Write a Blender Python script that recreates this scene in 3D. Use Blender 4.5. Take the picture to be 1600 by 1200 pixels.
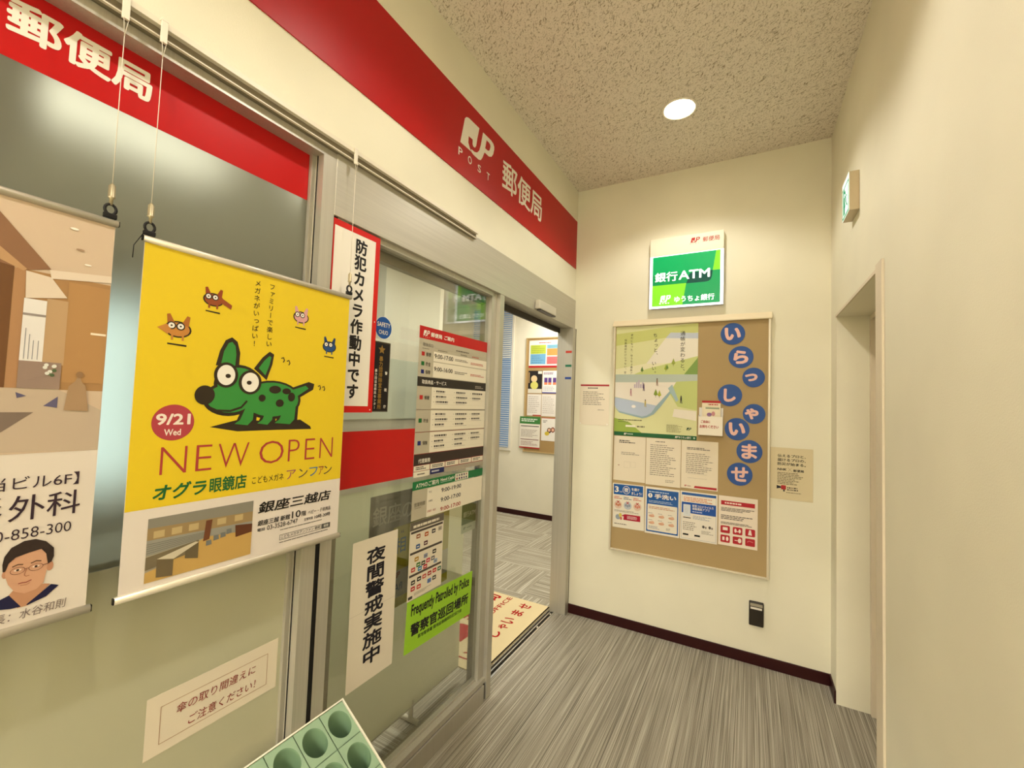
import bpy, bmesh, math, random
from mathutils import Matrix, Vector

# ------------------------------------------------------------------ scene, camera, light
SC = bpy.context.scene
for _o in list(bpy.data.objects):
    bpy.data.objects.remove(_o)
COL = SC.collection
random.seed(7)

SC.view_settings.view_transform = 'Standard'
SC.view_settings.look = 'None'
SC.view_settings.gamma = 1.0
SC.view_settings.use_curve_mapping = False
SC.view_settings.exposure = 0.02

cam_d = bpy.data.cameras.new('camera')
cam = bpy.data.objects.new('camera', cam_d)
COL.objects.link(cam)
cam_d.sensor_fit = 'HORIZONTAL'
cam_d.sensor_width = 36.0
cam_d.lens = 36.0 * 674.388 / 1600.0
cam_d.clip_start = 0.02
_R = Vector((0.87567812, 0.48156389, 0.03583358))
_D = Vector((0.00918644, 0.05757959, -0.99829865))
_F = Vector((-0.48280787, 0.87451747, 0.04599733))
_m = Matrix.Identity(4)
for _i in range(3):
    _m[_i][0] = _R[_i]; _m[_i][1] = -_D[_i]; _m[_i][2] = -_F[_i]
_m[2][3] = 1.44
cam.matrix_world = _m
SC.camera = cam

W = bpy.data.worlds.new('world'); SC.world = W
W.use_nodes = True
W.node_tree.nodes['Background'].inputs[0].default_value = (1.0, 0.93, 0.82, 1)
W.node_tree.nodes['Background'].inputs[1].default_value = 0.05

WARM = (1.0, 0.95, 0.885)
SPOT_W = 23.0
LIGHT_SPOTS = [(-0.335, 2.305), (-0.335, 1.10), (-0.335, -0.10), (-0.335, -1.30)]
FILL_LAMP = (-0.36, -3.6)                                    # added fill lamp, unseen on the corridor ceiling behind the viewer
FILL_W = 225.0
PANELS = [(-2.75, 0.75), (-2.15, 2.15), (-1.95, 4.2)]          # office ceiling panels (X, Y)
PANEL_W = (6.0, 25.0, 32.0)


def area(name, loc, rot, sx, sy, w, col):
    d = bpy.data.lights.new(name, 'AREA'); d.shape = 'RECTANGLE'; d.size = sx; d.size_y = sy
    d.energy = w; d.color = col
    o = bpy.data.objects.new(name, d); COL.objects.link(o); o.location = loc; o.rotation_euler = rot
    return o


for (_x, _y), _w in zip(PANELS, PANEL_W):
    area('office_lamp', (_x, _y, 2.755), (0, 0, 0), 0.28, 1.15, _w, (1.0, 0.97, 0.90))
area('fill_lamp', (FILL_LAMP[0], FILL_LAMP[1], 2.955), (0, 0, 0), 1.15, 1.15, FILL_W, WARM)  # added fill light for the walls, from out of view


# ------------------------------------------------------------------ materials
def lin(c):
    if isinstance(c, str):
        c = c.lstrip('#')
        c = tuple(int(c[i:i + 2], 16) for i in (0, 2, 4))
    r = []
    for v in c[:3]:
        v = v / 255.0
        r.append(v / 12.92 if v <= 0.04045 else ((v + 0.055) / 1.055) ** 2.4)
    return (r[0], r[1], r[2], 1.0)


_MATS = {}


def M(col, rough=0.55, metal=0.0, spec=0.3, emit=0.0):
    k = (str(col), rough, metal, spec, emit)
    if k in _MATS:
        return _MATS[k]
    m = bpy.data.materials.new('paint_' + str(col).lstrip('#'))
    m.use_nodes = True
    b = m.node_tree.nodes['Principled BSDF']
    b.inputs['Base Color'].default_value = lin(col)
    b.inputs['Roughness'].default_value = rough
    b.inputs['Metallic'].default_value = metal
    b.inputs['Specular IOR Level'].default_value = spec
    if emit:
        b.inputs['Emission Color'].default_value = lin(col)
        b.inputs['Emission Strength'].default_value = emit
    m.diffuse_color = lin(col)
    _MATS[k] = m
    return m


def nodes_mat(name):
    m = bpy.data.materials.new(name); m.use_nodes = True
    nt = m.node_tree
    return m, nt, nt.nodes['Principled BSDF']


def nd(nt, t, **kw):
    n = nt.nodes.new(t)
    for k, v in kw.items():
        setattr(n, k, v)
    return n


def ramp(nt, stops):
    r = nd(nt, 'ShaderNodeValToRGB')
    e = r.color_ramp.elements
    while len(e) < len(stops):
        e.new(0.5)
    for i, (p, c) in enumerate(stops):
        e[i].position = p; e[i].color = c if isinstance(c, tuple) else lin(c)
    return r


def objco(nt, scale=(1, 1, 1), rot=(0, 0, 0)):
    t = nd(nt, 'ShaderNodeTexCoord'); mp = nd(nt, 'ShaderNodeMapping')
    mp.inputs['Scale'].default_value = scale; mp.inputs['Rotation'].default_value = rot
    nt.links.new(t.outputs['Object'], mp.inputs['Vector'])
    return mp


def noise(nt, vec, scale, detail=2, rough=0.5, dist=0.0):
    n = nd(nt, 'ShaderNodeTexNoise')
    n.inputs['Scale'].default_value = scale; n.inputs['Detail'].default_value = detail
    n.inputs['Roughness'].default_value = rough; n.inputs['Distortion'].default_value = dist
    nt.links.new(vec.outputs[0], n.inputs['Vector'])
    return n


def wall_mat(name, c, amount=0.25, scale=260):
    m, nt, b = nodes_mat(name)
    mp = objco(nt)
    n1 = noise(nt, mp, scale, 3, 0.6)
    n2 = noise(nt, mp, 3.0, 2)
    r = ramp(nt, [(0.3, tuple(x * 0.94 for x in lin(c)[:3]) + (1,)), (0.7, lin(c))])
    nt.links.new(n2.outputs['Fac'], r.inputs[0])
    nt.links.new(r.outputs[0], b.inputs['Base Color'])
    bp = nd(nt, 'ShaderNodeBump'); bp.inputs['Strength'].default_value = amount; bp.inputs['Distance'].default_value = 0.002
    nt.links.new(n1.outputs['Fac'], bp.inputs['Height']); nt.links.new(bp.outputs[0], b.inputs['Normal'])
    b.inputs['Roughness'].default_value = 0.85; b.inputs['Specular IOR Level'].default_value = 0.2
    m.diffuse_color = lin(c)
    return m


def ceiling_mat():
    m, nt, b = nodes_mat('rockwool_ceiling')
    fac = None
    for rot, sc, lo in ((0.5, (46, 165, 80), 0.645), (1.25, (50, 170, 80), 0.65), (2.2, (200, 220, 110), 0.65)):
        mp = objco(nt, (1, 1, 1), (0, 0, rot))
        mp2 = nd(nt, 'ShaderNodeMapping'); mp2.inputs['Scale'].default_value = sc
        nt.links.new(mp.outputs[0], mp2.inputs[0])
        n = noise(nt, mp2, 1.0, 2, 0.5, 0.7)
        r = ramp(nt, [(lo - 0.05, (0, 0, 0, 1)), (lo + 0.05, (1, 1, 1, 1))])
        nt.links.new(n.outputs['Fac'], r.inputs[0])
        if fac is None:
            fac = r
        else:
            mx = nd(nt, 'ShaderNodeMix', data_type='RGBA', blend_type='LIGHTEN')
            mx.inputs[0].default_value = 1.0
            nt.links.new(fac.outputs[0 if fac.bl_idname != 'ShaderNodeMix' else 2], mx.inputs[6])
            nt.links.new(r.outputs[0], mx.inputs[7])
            fac = mx
    mix = nd(nt, 'ShaderNodeMix', data_type='RGBA')
    nt.links.new(fac.outputs[2], mix.inputs[0])
    mix.inputs[6].default_value = lin((238, 229, 214)); mix.inputs[7].default_value = lin((168, 154, 130))
    nt.links.new(mix.outputs[2], b.inputs['Base Color'])
    inv = nd(nt, 'ShaderNodeInvert'); nt.links.new(fac.outputs[2], inv.inputs[1])
    bp = nd(nt, 'ShaderNodeBump'); bp.inputs['Strength'].default_value = 0.6; bp.inputs['Distance'].default_value = 0.002
    nt.links.new(inv.outputs[0], bp.inputs['Height']); nt.links.new(bp.outputs[0], b.inputs['Normal'])
    b.inputs['Roughness'].default_value = 0.95; b.inputs['Specular IOR Level'].default_value = 0.1
    return m


def stripes(nt, vec_scale, stops, rot=(0, 0, 0)):
    mp = objco(nt, (1, 1, 1), rot)
    mp2 = nd(nt, 'ShaderNodeMapping'); mp2.inputs['Scale'].default_value = vec_scale
    nt.links.new(mp.outputs[0], mp2.inputs[0])
    n = noise(nt, mp2, 1.0, 3, 0.65)
    r = ramp(nt, stops)
    nt.links.new(n.outputs['Fac'], r.inputs[0])
    return r


def carpet_mat():
    m, nt, b = nodes_mat('striped_carpet')
    r = stripes(nt, (120, 0.35, 1), [(0.30, lin((92, 86, 74))), (0.385, lin((146, 140, 124))), (0.45, lin((170, 163, 147))),
                                   (0.49, lin((106, 100, 86))), (0.53, lin((154, 147, 131))), (0.59, lin((190, 183, 166))), (0.63, lin((138, 131, 116))), (0.74, lin((176, 168, 151)))])
    mp = objco(nt)
    n = noise(nt, mp, 420, 2)
    mix = nd(nt, 'ShaderNodeMix', data_type='RGBA', blend_type='OVERLAY'); mix.inputs[0].default_value = 0.35
    nt.links.new(r.outputs[0], mix.inputs[6]); nt.links.new(n.outputs['Fac'], mix.inputs[7])
    nt.links.new(mix.outputs[2], b.inputs['Base Color'])
    bp = nd(nt, 'ShaderNodeBump'); bp.inputs['Strength'].default_value = 0.5; bp.inputs['Distance'].default_value = 0.003
    nt.links.new(n.outputs['Fac'], bp.inputs['Height']); nt.links.new(bp.outputs[0], b.inputs['Normal'])
    b.inputs['Roughness'].default_value = 0.95; b.inputs['Specular IOR Level'].default_value = 0.1
    return m


def tile_carpet_mat():
    m, nt, b = nodes_mat('basket_carpet_tiles')
    st = [(0.32, lin((112, 104, 88))), (0.44, lin((176, 168, 148))), (0.50, lin((136, 128, 110))), (0.58, lin((204, 197, 178))), (0.68, lin((150, 142, 122)))]
    r1 = stripes(nt, (70, 0.5, 1), st); r2 = stripes(nt, (0.5, 70, 1), st)
    ck = nd(nt, 'ShaderNodeTexChecker'); ck.inputs['Scale'].default_value = 2.0
    mp = objco(nt)
    nt.links.new(mp.outputs[0], ck.inputs['Vector'])
    mix = nd(nt, 'ShaderNodeMix', data_type='RGBA')
    nt.links.new(ck.outputs['Fac'], mix.inputs[0]); nt.links.new(r1.outputs[0], mix.inputs[6]); nt.links.new(r2.outputs[0], mix.inputs[7])
    nt.links.new(mix.outputs[2], b.inputs['Base Color'])
    b.inputs['Roughness'].default_value = 0.95; b.inputs['Specular IOR Level'].default_value = 0.1
    return m


def brushed_mat(name, c, metal=0.55, rough=0.42, vertical=True):
    m, nt, b = nodes_mat(name)
    mp = objco(nt, (220, 220, 2) if vertical else (220, 2, 220))
    n = noise(nt, mp, 1.0, 2)
    r = ramp(nt, [(0.3, tuple(x * 0.9 for x in lin(c)[:3]) + (1,)), (0.7, lin(c))])
    nt.links.new(n.outputs['Fac'], r.inputs[0]); nt.links.new(r.outputs[0], b.inputs['Base Color'])
    b.inputs['Metallic'].default_value = metal; b.inputs['Roughness'].default_value = rough
    m.diffuse_color = lin(c)
    return m


def clear_glass():
    m = bpy.data.materials.new('clear_glass'); m.use_nodes = True
    nt = m.node_tree; nt.nodes.clear()
    out = nd(nt, 'ShaderNodeOutputMaterial')
    tr = nd(nt, 'ShaderNodeBsdfTransparent'); tr.inputs[0].default_value = (0.982, 0.99, 0.978, 1)
    gl = nd(nt, 'ShaderNodeBsdfGlossy'); gl.inputs['Roughness'].default_value = 0.0
    lw = nd(nt, 'ShaderNodeLayerWeight'); lw.inputs[0].default_value = 0.5
    p = nd(nt, 'ShaderNodeMath', operation='POWER'); p.inputs[1].default_value = 4.0
    nt.links.new(lw.outputs['Facing'], p.inputs[0])
    ma = nd(nt, 'ShaderNodeMath', operation='MULTIPLY_ADD'); ma.inputs[1].default_value = 0.92; ma.inputs[2].default_value = 0.07
    nt.links.new(p.outputs[0], ma.inputs[0])
    mx = nd(nt, 'ShaderNodeMixShader')
    nt.links.new(ma.outputs[0], mx.inputs[0]); nt.links.new(tr.outputs[0], mx.inputs[1]); nt.links.new(gl.outputs[0], mx.inputs[2])
    nt.links.new(mx.outputs[0], out.inputs[0])
    m.diffuse_color = (0.7, 0.8, 0.75, 0.3)
    return m


def milky(name, c, t=0.6):
    m = bpy.data.materials.new(name); m.use_nodes = True
    nt = m.node_tree; nt.nodes.clear()
    out = nd(nt, 'ShaderNodeOutputMaterial')
    tl = nd(nt, 'ShaderNodeBsdfTranslucent'); tl.inputs['Color'].default_value = lin(c)
    df = nd(nt, 'ShaderNodeBsdfPrincipled'); df.inputs['Base Color'].default_value = lin(c); df.inputs['Roughness'].default_value = 0.4
    mx = nd(nt, 'ShaderNodeMixShader'); mx.inputs[0].default_value = t
    nt.links.new(df.outputs[0], mx.inputs[1]); nt.links.new(tl.outputs[0], mx.inputs[2])
    nt.links.new(mx.outputs[0], out.inputs[0])
    m.diffuse_color = lin(c)
    return m


def frosted_glass(name, tint=(0.86, 0.87, 0.78), body=(140, 140, 126), solid=0.48, rough=0.36):
    m = bpy.data.materials.new(name); m.use_nodes = True
    nt = m.node_tree; nt.nodes.clear()
    out = nd(nt, 'ShaderNodeOutputMaterial')
    rf = nd(nt, 'ShaderNodeBsdfRefraction'); rf.inputs['Color'].default_value = tint + (1,)
    rf.inputs['Roughness'].default_value = rough; rf.inputs['IOR'].default_value = 1.35
    df = nd(nt, 'ShaderNodeBsdfPrincipled'); df.inputs['Base Color'].default_value = lin(body); df.inputs['Roughness'].default_value = 0.35
    mx = nd(nt, 'ShaderNodeMixShader'); mx.inputs[0].default_value = solid
    nt.links.new(rf.outputs[0], mx.inputs[1]); nt.links.new(df.outputs[0], mx.inputs[2])
    nt.links.new(mx.outputs[0], out.inputs[0])
    m.diffuse_color = lin(body)
    return m


MAT_WALL = wall_mat('cream_wallpaper', (235, 230, 207))
MAT_INWALL = wall_mat('white_wallpaper', (236, 229, 208), 0.12)
MAT_CEIL = ceiling_mat()
MAT_INCEIL = wall_mat('office_ceiling', (226, 220, 204), 0.2, 90)
MAT_CARPET = carpet_mat()
MAT_TILES = tile_carpet_mat()
MAT_ALU = brushed_mat('satin_aluminium', (197, 193, 180))
MAT_ALU_H = brushed_mat('satin_aluminium_long', (197, 193, 180), vertical=False)
MAT_ALU_D = brushed_mat('dull_aluminium', (150, 143, 124), 0.4, 0.5)
MAT_GLASS = clear_glass()
MAT_FROST = frosted_glass('frosted_film_glass')
MAT_FROST_LOW = frosted_glass('olive_film_glass', body=(196, 194, 166), solid=0.86, rough=0.36)
MAT_BLACK = M((18, 16, 14), 0.6)
MAT_MAROON = M((48, 8, 10), 0.4)
MAT_STEEL = brushed_mat('bright_steel', (215, 210, 198), 0.9, 0.25, vertical=False)
MAT_DOOR = wall_mat('beige_painted_steel', (224, 212, 188), 0.04, 400)


# ------------------------------------------------------------------ mesh helpers
def obj(name, bm, mats, parent=None, smooth=False):
    me = bpy.data.meshes.new(name)
    bmesh.ops.recalc_face_normals(bm, faces=bm.faces[:])
    bm.to_mesh(me); bm.free()
    for m in (mats if isinstance(mats, (list, tuple)) else [mats]):
        me.materials.append(m)
    if smooth:
        for p in me.polygons:
            p.use_smooth = True
    o = bpy.data.objects.new(name, me); COL.objects.link(o)
    if parent is not None:
        o.parent = parent
    return o


def bx(bm, x0, x1, y0, y1, z0, z1, mi=0, bevel=0.0):
    ret = bmesh.ops.create_cube(bm, size=1.0)
    vs = ret['verts']
    for v in vs:
        v.co.x = (x0 + x1) / 2 + v.co.x * (x1 - x0)
        v.co.y = (y0 + y1) / 2 + v.co.y * (y1 - y0)
        v.co.z = (z0 + z1) / 2 + v.co.z * (z1 - z0)
    fs = set(f for v in vs for f in v.link_faces)
    for f in fs:
        f.material_index = mi
    if bevel:
        es = list(set(e for v in vs for e in v.link_edges))
        r = bmesh.ops.bevel(bm, geom=es, offset=bevel, segments=2, affect='EDGES', profile=0.6)
        for f in r['faces']:
            f.material_index = mi
    return vs


def boxes(name, lst, mats, parent=None, bevel=0.0):
    bm = bmesh.new()
    for b in lst:
        bx(bm, *b[:6], mi=b[6] if len(b) > 6 else 0, bevel=bevel)
    return obj(name, bm, mats, parent)


def tube(bm, pts, r, n=8, mi=0, cap=True):
    pts = [Vector(p) for p in pts]
    rings = []
    for i, p in enumerate(pts):
        d = (pts[min(i + 1, len(pts) - 1)] - pts[max(i - 1, 0)]).normalized()
        a = d.orthogonal().normalized() if i == 0 else (prev - d * prev.dot(d)).normalized()
        prev = a
        b = d.cross(a)
        rr = r[i] if isinstance(r, (list, tuple)) else r
        rings.append([bm.verts.new(p + (a * math.cos(t) + b * math.sin(t)) * rr) for t in [2 * math.pi * k / n for k in range(n)]])
    for i in range(len(rings) - 1):
        for k in range(n):
            f = bm.faces.new((rings[i][k], rings[i][(k + 1) % n], rings[i + 1][(k + 1) % n], rings[i + 1][k])); f.material_index = mi; f.smooth = True
    if cap:
        bm.faces.new(rings[0][::-1]).material_index = mi
        bm.faces.new(rings[-1]).material_index = mi


def prism(bm, prof, axis, a0, a1, mi=0):
    """profile of 2D points extruded along axis ('x': prof=(y,z), 'y': prof=(x,z))"""
    def P(p, a):
        return (a, p[0], p[1]) if axis == 'x' else (p[0], a, p[1])
    A = [bm.verts.new(P(p, a0)) for p in prof]; B = [bm.verts.new(P(p, a1)) for p in prof]
    n = len(prof)
    for i in range(n):
        bm.faces.new((A[i], A[(i + 1) % n], B[(i + 1) % n], B[i])).material_index = mi
    bm.faces.new(A[::-1]).material_index = mi; bm.faces.new(B).material_index = mi


def tag(o, label, cat, group=None, kind=None):
    if kind:
        o['kind'] = kind
    if label:
        o['label'] = label
    if cat:
        o['category'] = cat
    if group:
        o['group'] = group
    return o


def struct(o):
    o['kind'] = 'structure'
    return o


def empty(name, loc=(0, 0, 0)):
    o = bpy.data.objects.new(name, None); COL.objects.link(o); o.location = loc; o.empty_display_size = 0.05
    return o


# ------------------------------------------------------------------ text outlines (default font)
_TXT = {}


def text_geo(s, bold=0.0, shear=0.0):
    k = (s, round(bold, 4), round(shear, 3))
    if k in _TXT:
        return _TXT[k]
    c = bpy.data.curves.new('t', 'FONT'); c.body = s; c.offset = bold; c.shear = shear
    c.resolution_u = 3
    o = bpy.data.objects.new('t', c); COL.objects.link(o)
    dg = bpy.context.evaluated_depsgraph_get()
    me = bpy.data.meshes.new_from_object(o.evaluated_get(dg))
    vs = [(v.co.x, v.co.y) for v in me.vertices]; fs = [tuple(p.vertices) for p in me.polygons]
    bpy.data.objects.remove(o); bpy.data.meshes.remove(me); bpy.data.curves.remove(c)
    _TXT[k] = (vs, fs)
    return _TXT[k]


LEFT = ((0, 1, 0), (0, 0, 1), (1, 0, 0))
BACK = ((1, 0, 0), (0, 0, 1), (0, -1, 0))
RIGHT = ((0, -1, 0), (0, 0, 1), (-1, 0, 0))
FLOOR = ((0, 1, 0), (-1, 0, 0), (0, 0, 1))
LAY = 0.00022


class Sheet:
    """a flat printed thing; prints are drawn in metres in its own frame (u right, v up, w out)"""

    def __init__(self, name, origin, basis, w, h, t=0.0008, col=(235, 228, 212), base=True, off=(0, 0), rot=0.0, parent=None, rough=0.55, spec=0.3, mat=None):
        self.seq = 0; self.t = t; self.rough = rough; self.spec = spec; self.emit = 0.0
        self.root = bpy.data.objects.new(name, bpy.data.meshes.new(name)); COL.objects.link(self.root)
        u, v, n = (Vector(b) for b in basis)
        m = Matrix.Identity(4)
        c, s = math.cos(rot), math.sin(rot)
        uu = u * c + v * s; vv = v * c - u * s
        for i in range(3):
            m[i][0] = uu[i]; m[i][1] = vv[i]; m[i][2] = n[i]; m[i][3] = origin[i]
        self.root.matrix_world = m
        if parent is not None:
            self.root.parent = parent
        self.bm = self.basebm = bmesh.new(); self.mats = self.basemats = []
        self.w = w; self.h = h; self.o = (0.0, 0.0)
        if base:
            bx(self.bm, off[0], off[0] + w, off[1], off[1] + h, 0, t, self.mi(col))

    def mi(self, col):
        m = M(col, self.rough, 0.0, self.spec, self.emit) if not isinstance(col, bpy.types.Material) else col
        if m not in self.mats:
            self.mats.append(m)
        return self.mats.index(m)

    def part(self, name, parent=None):
        self.bm = bmesh.new(); self.mats = []; self.pname = name; self.ppar = parent or self.root

    def end(self, label=None):
        me = bpy.data.meshes.new(self.pname)
        self.bm.to_mesh(me); self.bm.free()
        for m in self.mats:
            me.materials.append(m)
        o = bpy.data.objects.new(self.pname, me); COL.objects.link(o); o.parent = self.ppar
        if label:
            o['label'] = label
        self.bm = self.basebm; self.mats = self.basemats
        return o

    def done(self, label, cat, group=None):
        self.basebm.to_mesh(self.root.data); self.basebm.free()
        for m in self.basemats:
            self.root.data.materials.append(m)
        if label:
            tag(self.root, label, cat, group)
        return self.root

    def W(self, l):
        return self.t + LAY * l + 6e-6 * (self.seq % 34)

    def poly(self, pts, col, l=1):
        self.seq += 1
        f = self.bm.faces.new([self.bm.verts.new((p[0] - self.o[0], p[1] - self.o[1], self.W(l))) for p in pts])
        f.normal_update()
        if f.normal.z < 0:
            f.normal_flip()
        f.material_index = self.mi(col)
        if len(pts) > 4:
            bmesh.ops.triangulate(self.bm, faces=[f])

    def rect(self, u0, v0, u1, v1, col, l=1):
        self.poly([(u0, v0), (u1, v0), (u1, v1), (u0, v1)], col, l)

    def rrect(self, u0, v0, u1, v1, r, col, l=1):
        pts = []
        for cx, cy, a in ((u1 - r, v0 + r, -90), (u1 - r, v1 - r, 0), (u0 + r, v1 - r, 90), (u0 + r, v0 + r, 180)):
            for k in range(5):
                t = math.radians(a + 22.5 * k); pts.append((cx + r * math.cos(t), cy + r * math.sin(t)))
        self.poly(pts, col, l)

    def ell(self, cu, cv, ru, rv, col, l=1, n=28, rot=0.0, a0=0, a1=360):
        pts = []
        full = abs(a1 - a0) >= 360
        for k in range(n if full else n + 1):
            t = math.radians(a0 + (a1 - a0) * k / n)
            x, y = ru * math.cos(t), rv * math.sin(t)
            pts.append((cu + x * math.cos(rot) - y * math.sin(rot), cv + x * math.sin(rot) + y * math.cos(rot)))
        self.poly(pts, col, l)

    def line(self, pts, wd, col, l=2, closed=False):
        pts = list(pts) + ([pts[0]] if closed else [])
        self.seq += 1
        mi = self.mi(col)
        L, R = [], []
        n = len(pts)
        for i in range(n):
            a = Vector(pts[max(i - 1, 0)]); b = Vector(pts[min(i + 1, n - 1)])
            if closed and i in (0, n - 1):
                a = Vector(pts[n - 2]); b = Vector(pts[1])
            d = (b - a)
            d = d.normalized() if d.length > 1e-9 else Vector((1, 0))
            q = Vector((-d.y, d.x)) * wd / 2; p = Vector(pts[i]) - Vector(self.o)
            L.append(self.bm.verts.new((p.x + q.x, p.y + q.y, self.W(l)))); R.append(self.bm.verts.new((p.x - q.x, p.y - q.y, self.W(l))))
        for i in range(n - 1):
            f = self.bm.faces.new((R[i], R[i + 1], L[i + 1], L[i])); f.material_index = mi

    def frame(self, u0, v0, u1, v1, wd, col, l=1):
        self.rect(u0, v0, u1, v0 + wd, col, l); self.rect(u0, v1 - wd, u1, v1, col, l)
        self.rect(u0, v0 + wd, u0 + wd, v1 - wd, col, l); self.rect(u1 - wd, v0 + wd, u1, v1 - wd, col, l)

    def _put(self, geo, fx, col, l):
        vs, fs = geo
        mi = self.mi(col)
        self.seq += 1
        V = []
        for x, y in vs:
            a, b = fx(x, y)
            V.append(self.bm.verts.new((a - self.o[0], b - self.o[1], self.W(l))))
        for f in fs:
            try:
                ff = self.bm.faces.new([V[i] for i in f])
            except ValueError:
                continue
            ff.normal_update()
            if ff.normal.z < 0:
                ff.normal_flip()
            ff.material_index = mi

    def text(self, s, u0, v0, u1, v1, col, bold=0.0, shear=0.0, l=3, rot=0.0):
        """stretch a string's outlines into the given box"""
        g = text_geo(s, min(bold, 0.0), shear)
        xs = [p[0] for p in g[0]]; ys = [p[1] for p in g[0]]
        if not xs:
            return
        x0, x1, y0, y1 = min(xs), max(xs), min(ys), max(ys)
        bo = max(bold, 0.0)
        x0 -= bo; x1 += bo; y0 -= bo; y1 += bo
        sx = (u1 - u0) / max(x1 - x0, 1e-6); sy = (v1 - v0) / max(y1 - y0, 1e-6)
        if bo:
            for q in range(8):
                ox, oy = bo * math.cos(q * math.pi / 4), bo * math.sin(q * math.pi / 4)
                self._put(g, lambda x, y: (u0 + (x + ox - x0) * sx, v0 + (y + oy - y0) * sy), col, l)
            return
        if rot:
            cu, cv = (u0 + u1) / 2, (v0 + v1) / 2
            c, sn = math.cos(rot), math.sin(rot)

            def fx(x, y):
                a, b = u0 + (x - x0) * sx - cu, v0 + (y - y0) * sy - cv
                return (cu + a * c - b * sn, cv + a * sn + b * c)
        else:
            def fx(x, y):
                return (u0 + (x - x0) * sx, v0 + (y - y0) * sy)
        self._put(g, fx, col, l)

    def vtext(self, s, cu, vtop, size, col, bold=0.0, pitch=None, wide=1.0, l=3, slant=0.0):
        """vertical Japanese setting, one character per cell"""
        pitch = pitch or size
        for i, ch in enumerate(s):
            if ch == ' ':
                continue
            g = text_geo(ch, min(bold, 0.0))
            cx = cu + slant * i; cy = vtop - pitch * i - size / 2
            if ch in 'ー〜':
                xs = [p[0] for p in g[0]]; ys = [p[1] for p in g[0]]
                mx, my = (min(xs) + max(xs)) / 2, (min(ys) + max(ys)) / 2
                fx = lambda x, y: (cx + (y - my) * size * wide, cy - (x - mx) * size)
            else:
                dx, dy = (0.6, 0.55) if ch in '、。' else ((0.12, 0.1) if ch in 'っゃゅょぁァッャョ' else (0, 0))
                adv = 0.5 if ch not in '!！' else sum(p[0] for p in g[0]) / len(g[0])
                fx = lambda x, y: (cx + (x - adv + dx) * size * wide, cy + (y - 0.38 + dy) * size)
            bo = max(bold, 0.0) * size
            for ox, oy in ([(bo * math.cos(q * math.pi / 4), bo * math.sin(q * math.pi / 4)) for q in range(8)] if bo else [(0, 0)]):
                self._put(g, lambda x, y: (fx(x, y)[0] + ox, fx(x, y)[1] + oy), col, l)

    def fine(self, u0, v0, u1, v1, n, col, thick=0.45, seed=0, l=2, ragged=True):
        """tiny body copy too small to read: rows of dashes"""
        rnd = random.Random(seed * 31 + n)
        p = (v1 - v0) / n
        for i in range(n):
            y1 = v1 - p * i - p * (1 - thick) / 2; y0 = y1 - p * thick
            end = u1 if not ragged else u0 + (u1 - u0) * rnd.uniform(0.6, 1.0)
            x = u0
            while x < end:
                w = min((u1 - u0) * rnd.uniform(0.05, 0.16), end - x)
                if w > 0.0005:
                    self.rect(x, y0, x + w, y1, col, l)
                x += w + p * 0.28

    def logo(self, u0, v0, w, h, col, l=3, hole=None):
        J = [(0.004, 0.0), (0.098, 0.848), (0.138, 0.938), (0.196, 0.986), (0.514, 1.007), (0.467, 0.621), (0.442, 0.345), (0.409, 0.248), (0.362, 0.234), (0.337, 0.283), (0.335, 0.434), (0.221, 0.421), (0.217, 0.214), (0.261, 0.09), (0.322, 0.014)]
        T = lambda pts: [(u0 + a * w, v0 + b * h) for a, b in pts]
        self.poly(T(J), col, l)
        # P: stem, hooked foot and bowl built as one ring of quads
        out = [(0.627, 1.0), (0.884, 1.014), (0.965, 0.98), (1.0, 0.9), (1.0, 0.80), (0.975, 0.621), (0.924, 0.48), (0.837, 0.40), (0.696, 0.393)]
        inn = [(0.745, 0.862), (0.825, 0.864), (0.858, 0.848), (0.872, 0.815), (0.875, 0.77), (0.862, 0.68), (0.838, 0.60), (0.80, 0.562), (0.712, 0.552)]
        for i in range(len(out) - 1):
            self.poly(T([out[i], inn[i], inn[i + 1], out[i + 1]]), col, l)
        self.poly(T([(0.627, 1.0), (0.745, 0.862), (0.696, 0.393), (0.641, 0.166), (0.594, 0.03), (0.53, -0.02), (0.373, -0.02), (0.322, 0.0), (0.30, 0.085), (0.322, 0.1), (0.399, 0.1), (0.475, 0.159), (0.536, 0.29), (0.576, 0.524)]), col, l)


GREY = (120, 112, 100)
INK = (28, 25, 24)
WHITE = (236, 230, 216)
RED = (196, 16, 22)
NAVY = (28, 40, 110)
GREEN = (20, 130, 66)


def LS(name, X, y0, z0, y1, z1, **k):
    """sheet on the storefront side, drawn in wall coordinates (u = Y, v = Z)"""
    sh = Sheet(name, (X, y0, z0), LEFT, y1 - y0, z1 - z0, **k); sh.o = (y0, z0); return sh


def BS(name, Y, x0, z0, x1, z1, **k):
    """sheet on an end wall, drawn in wall coordinates (u = X, v = Z)"""
    sh = Sheet(name, (x0, Y, z0), BACK, x1 - x0, z1 - z0, **k); sh.o = (x0, z0); return sh


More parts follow.
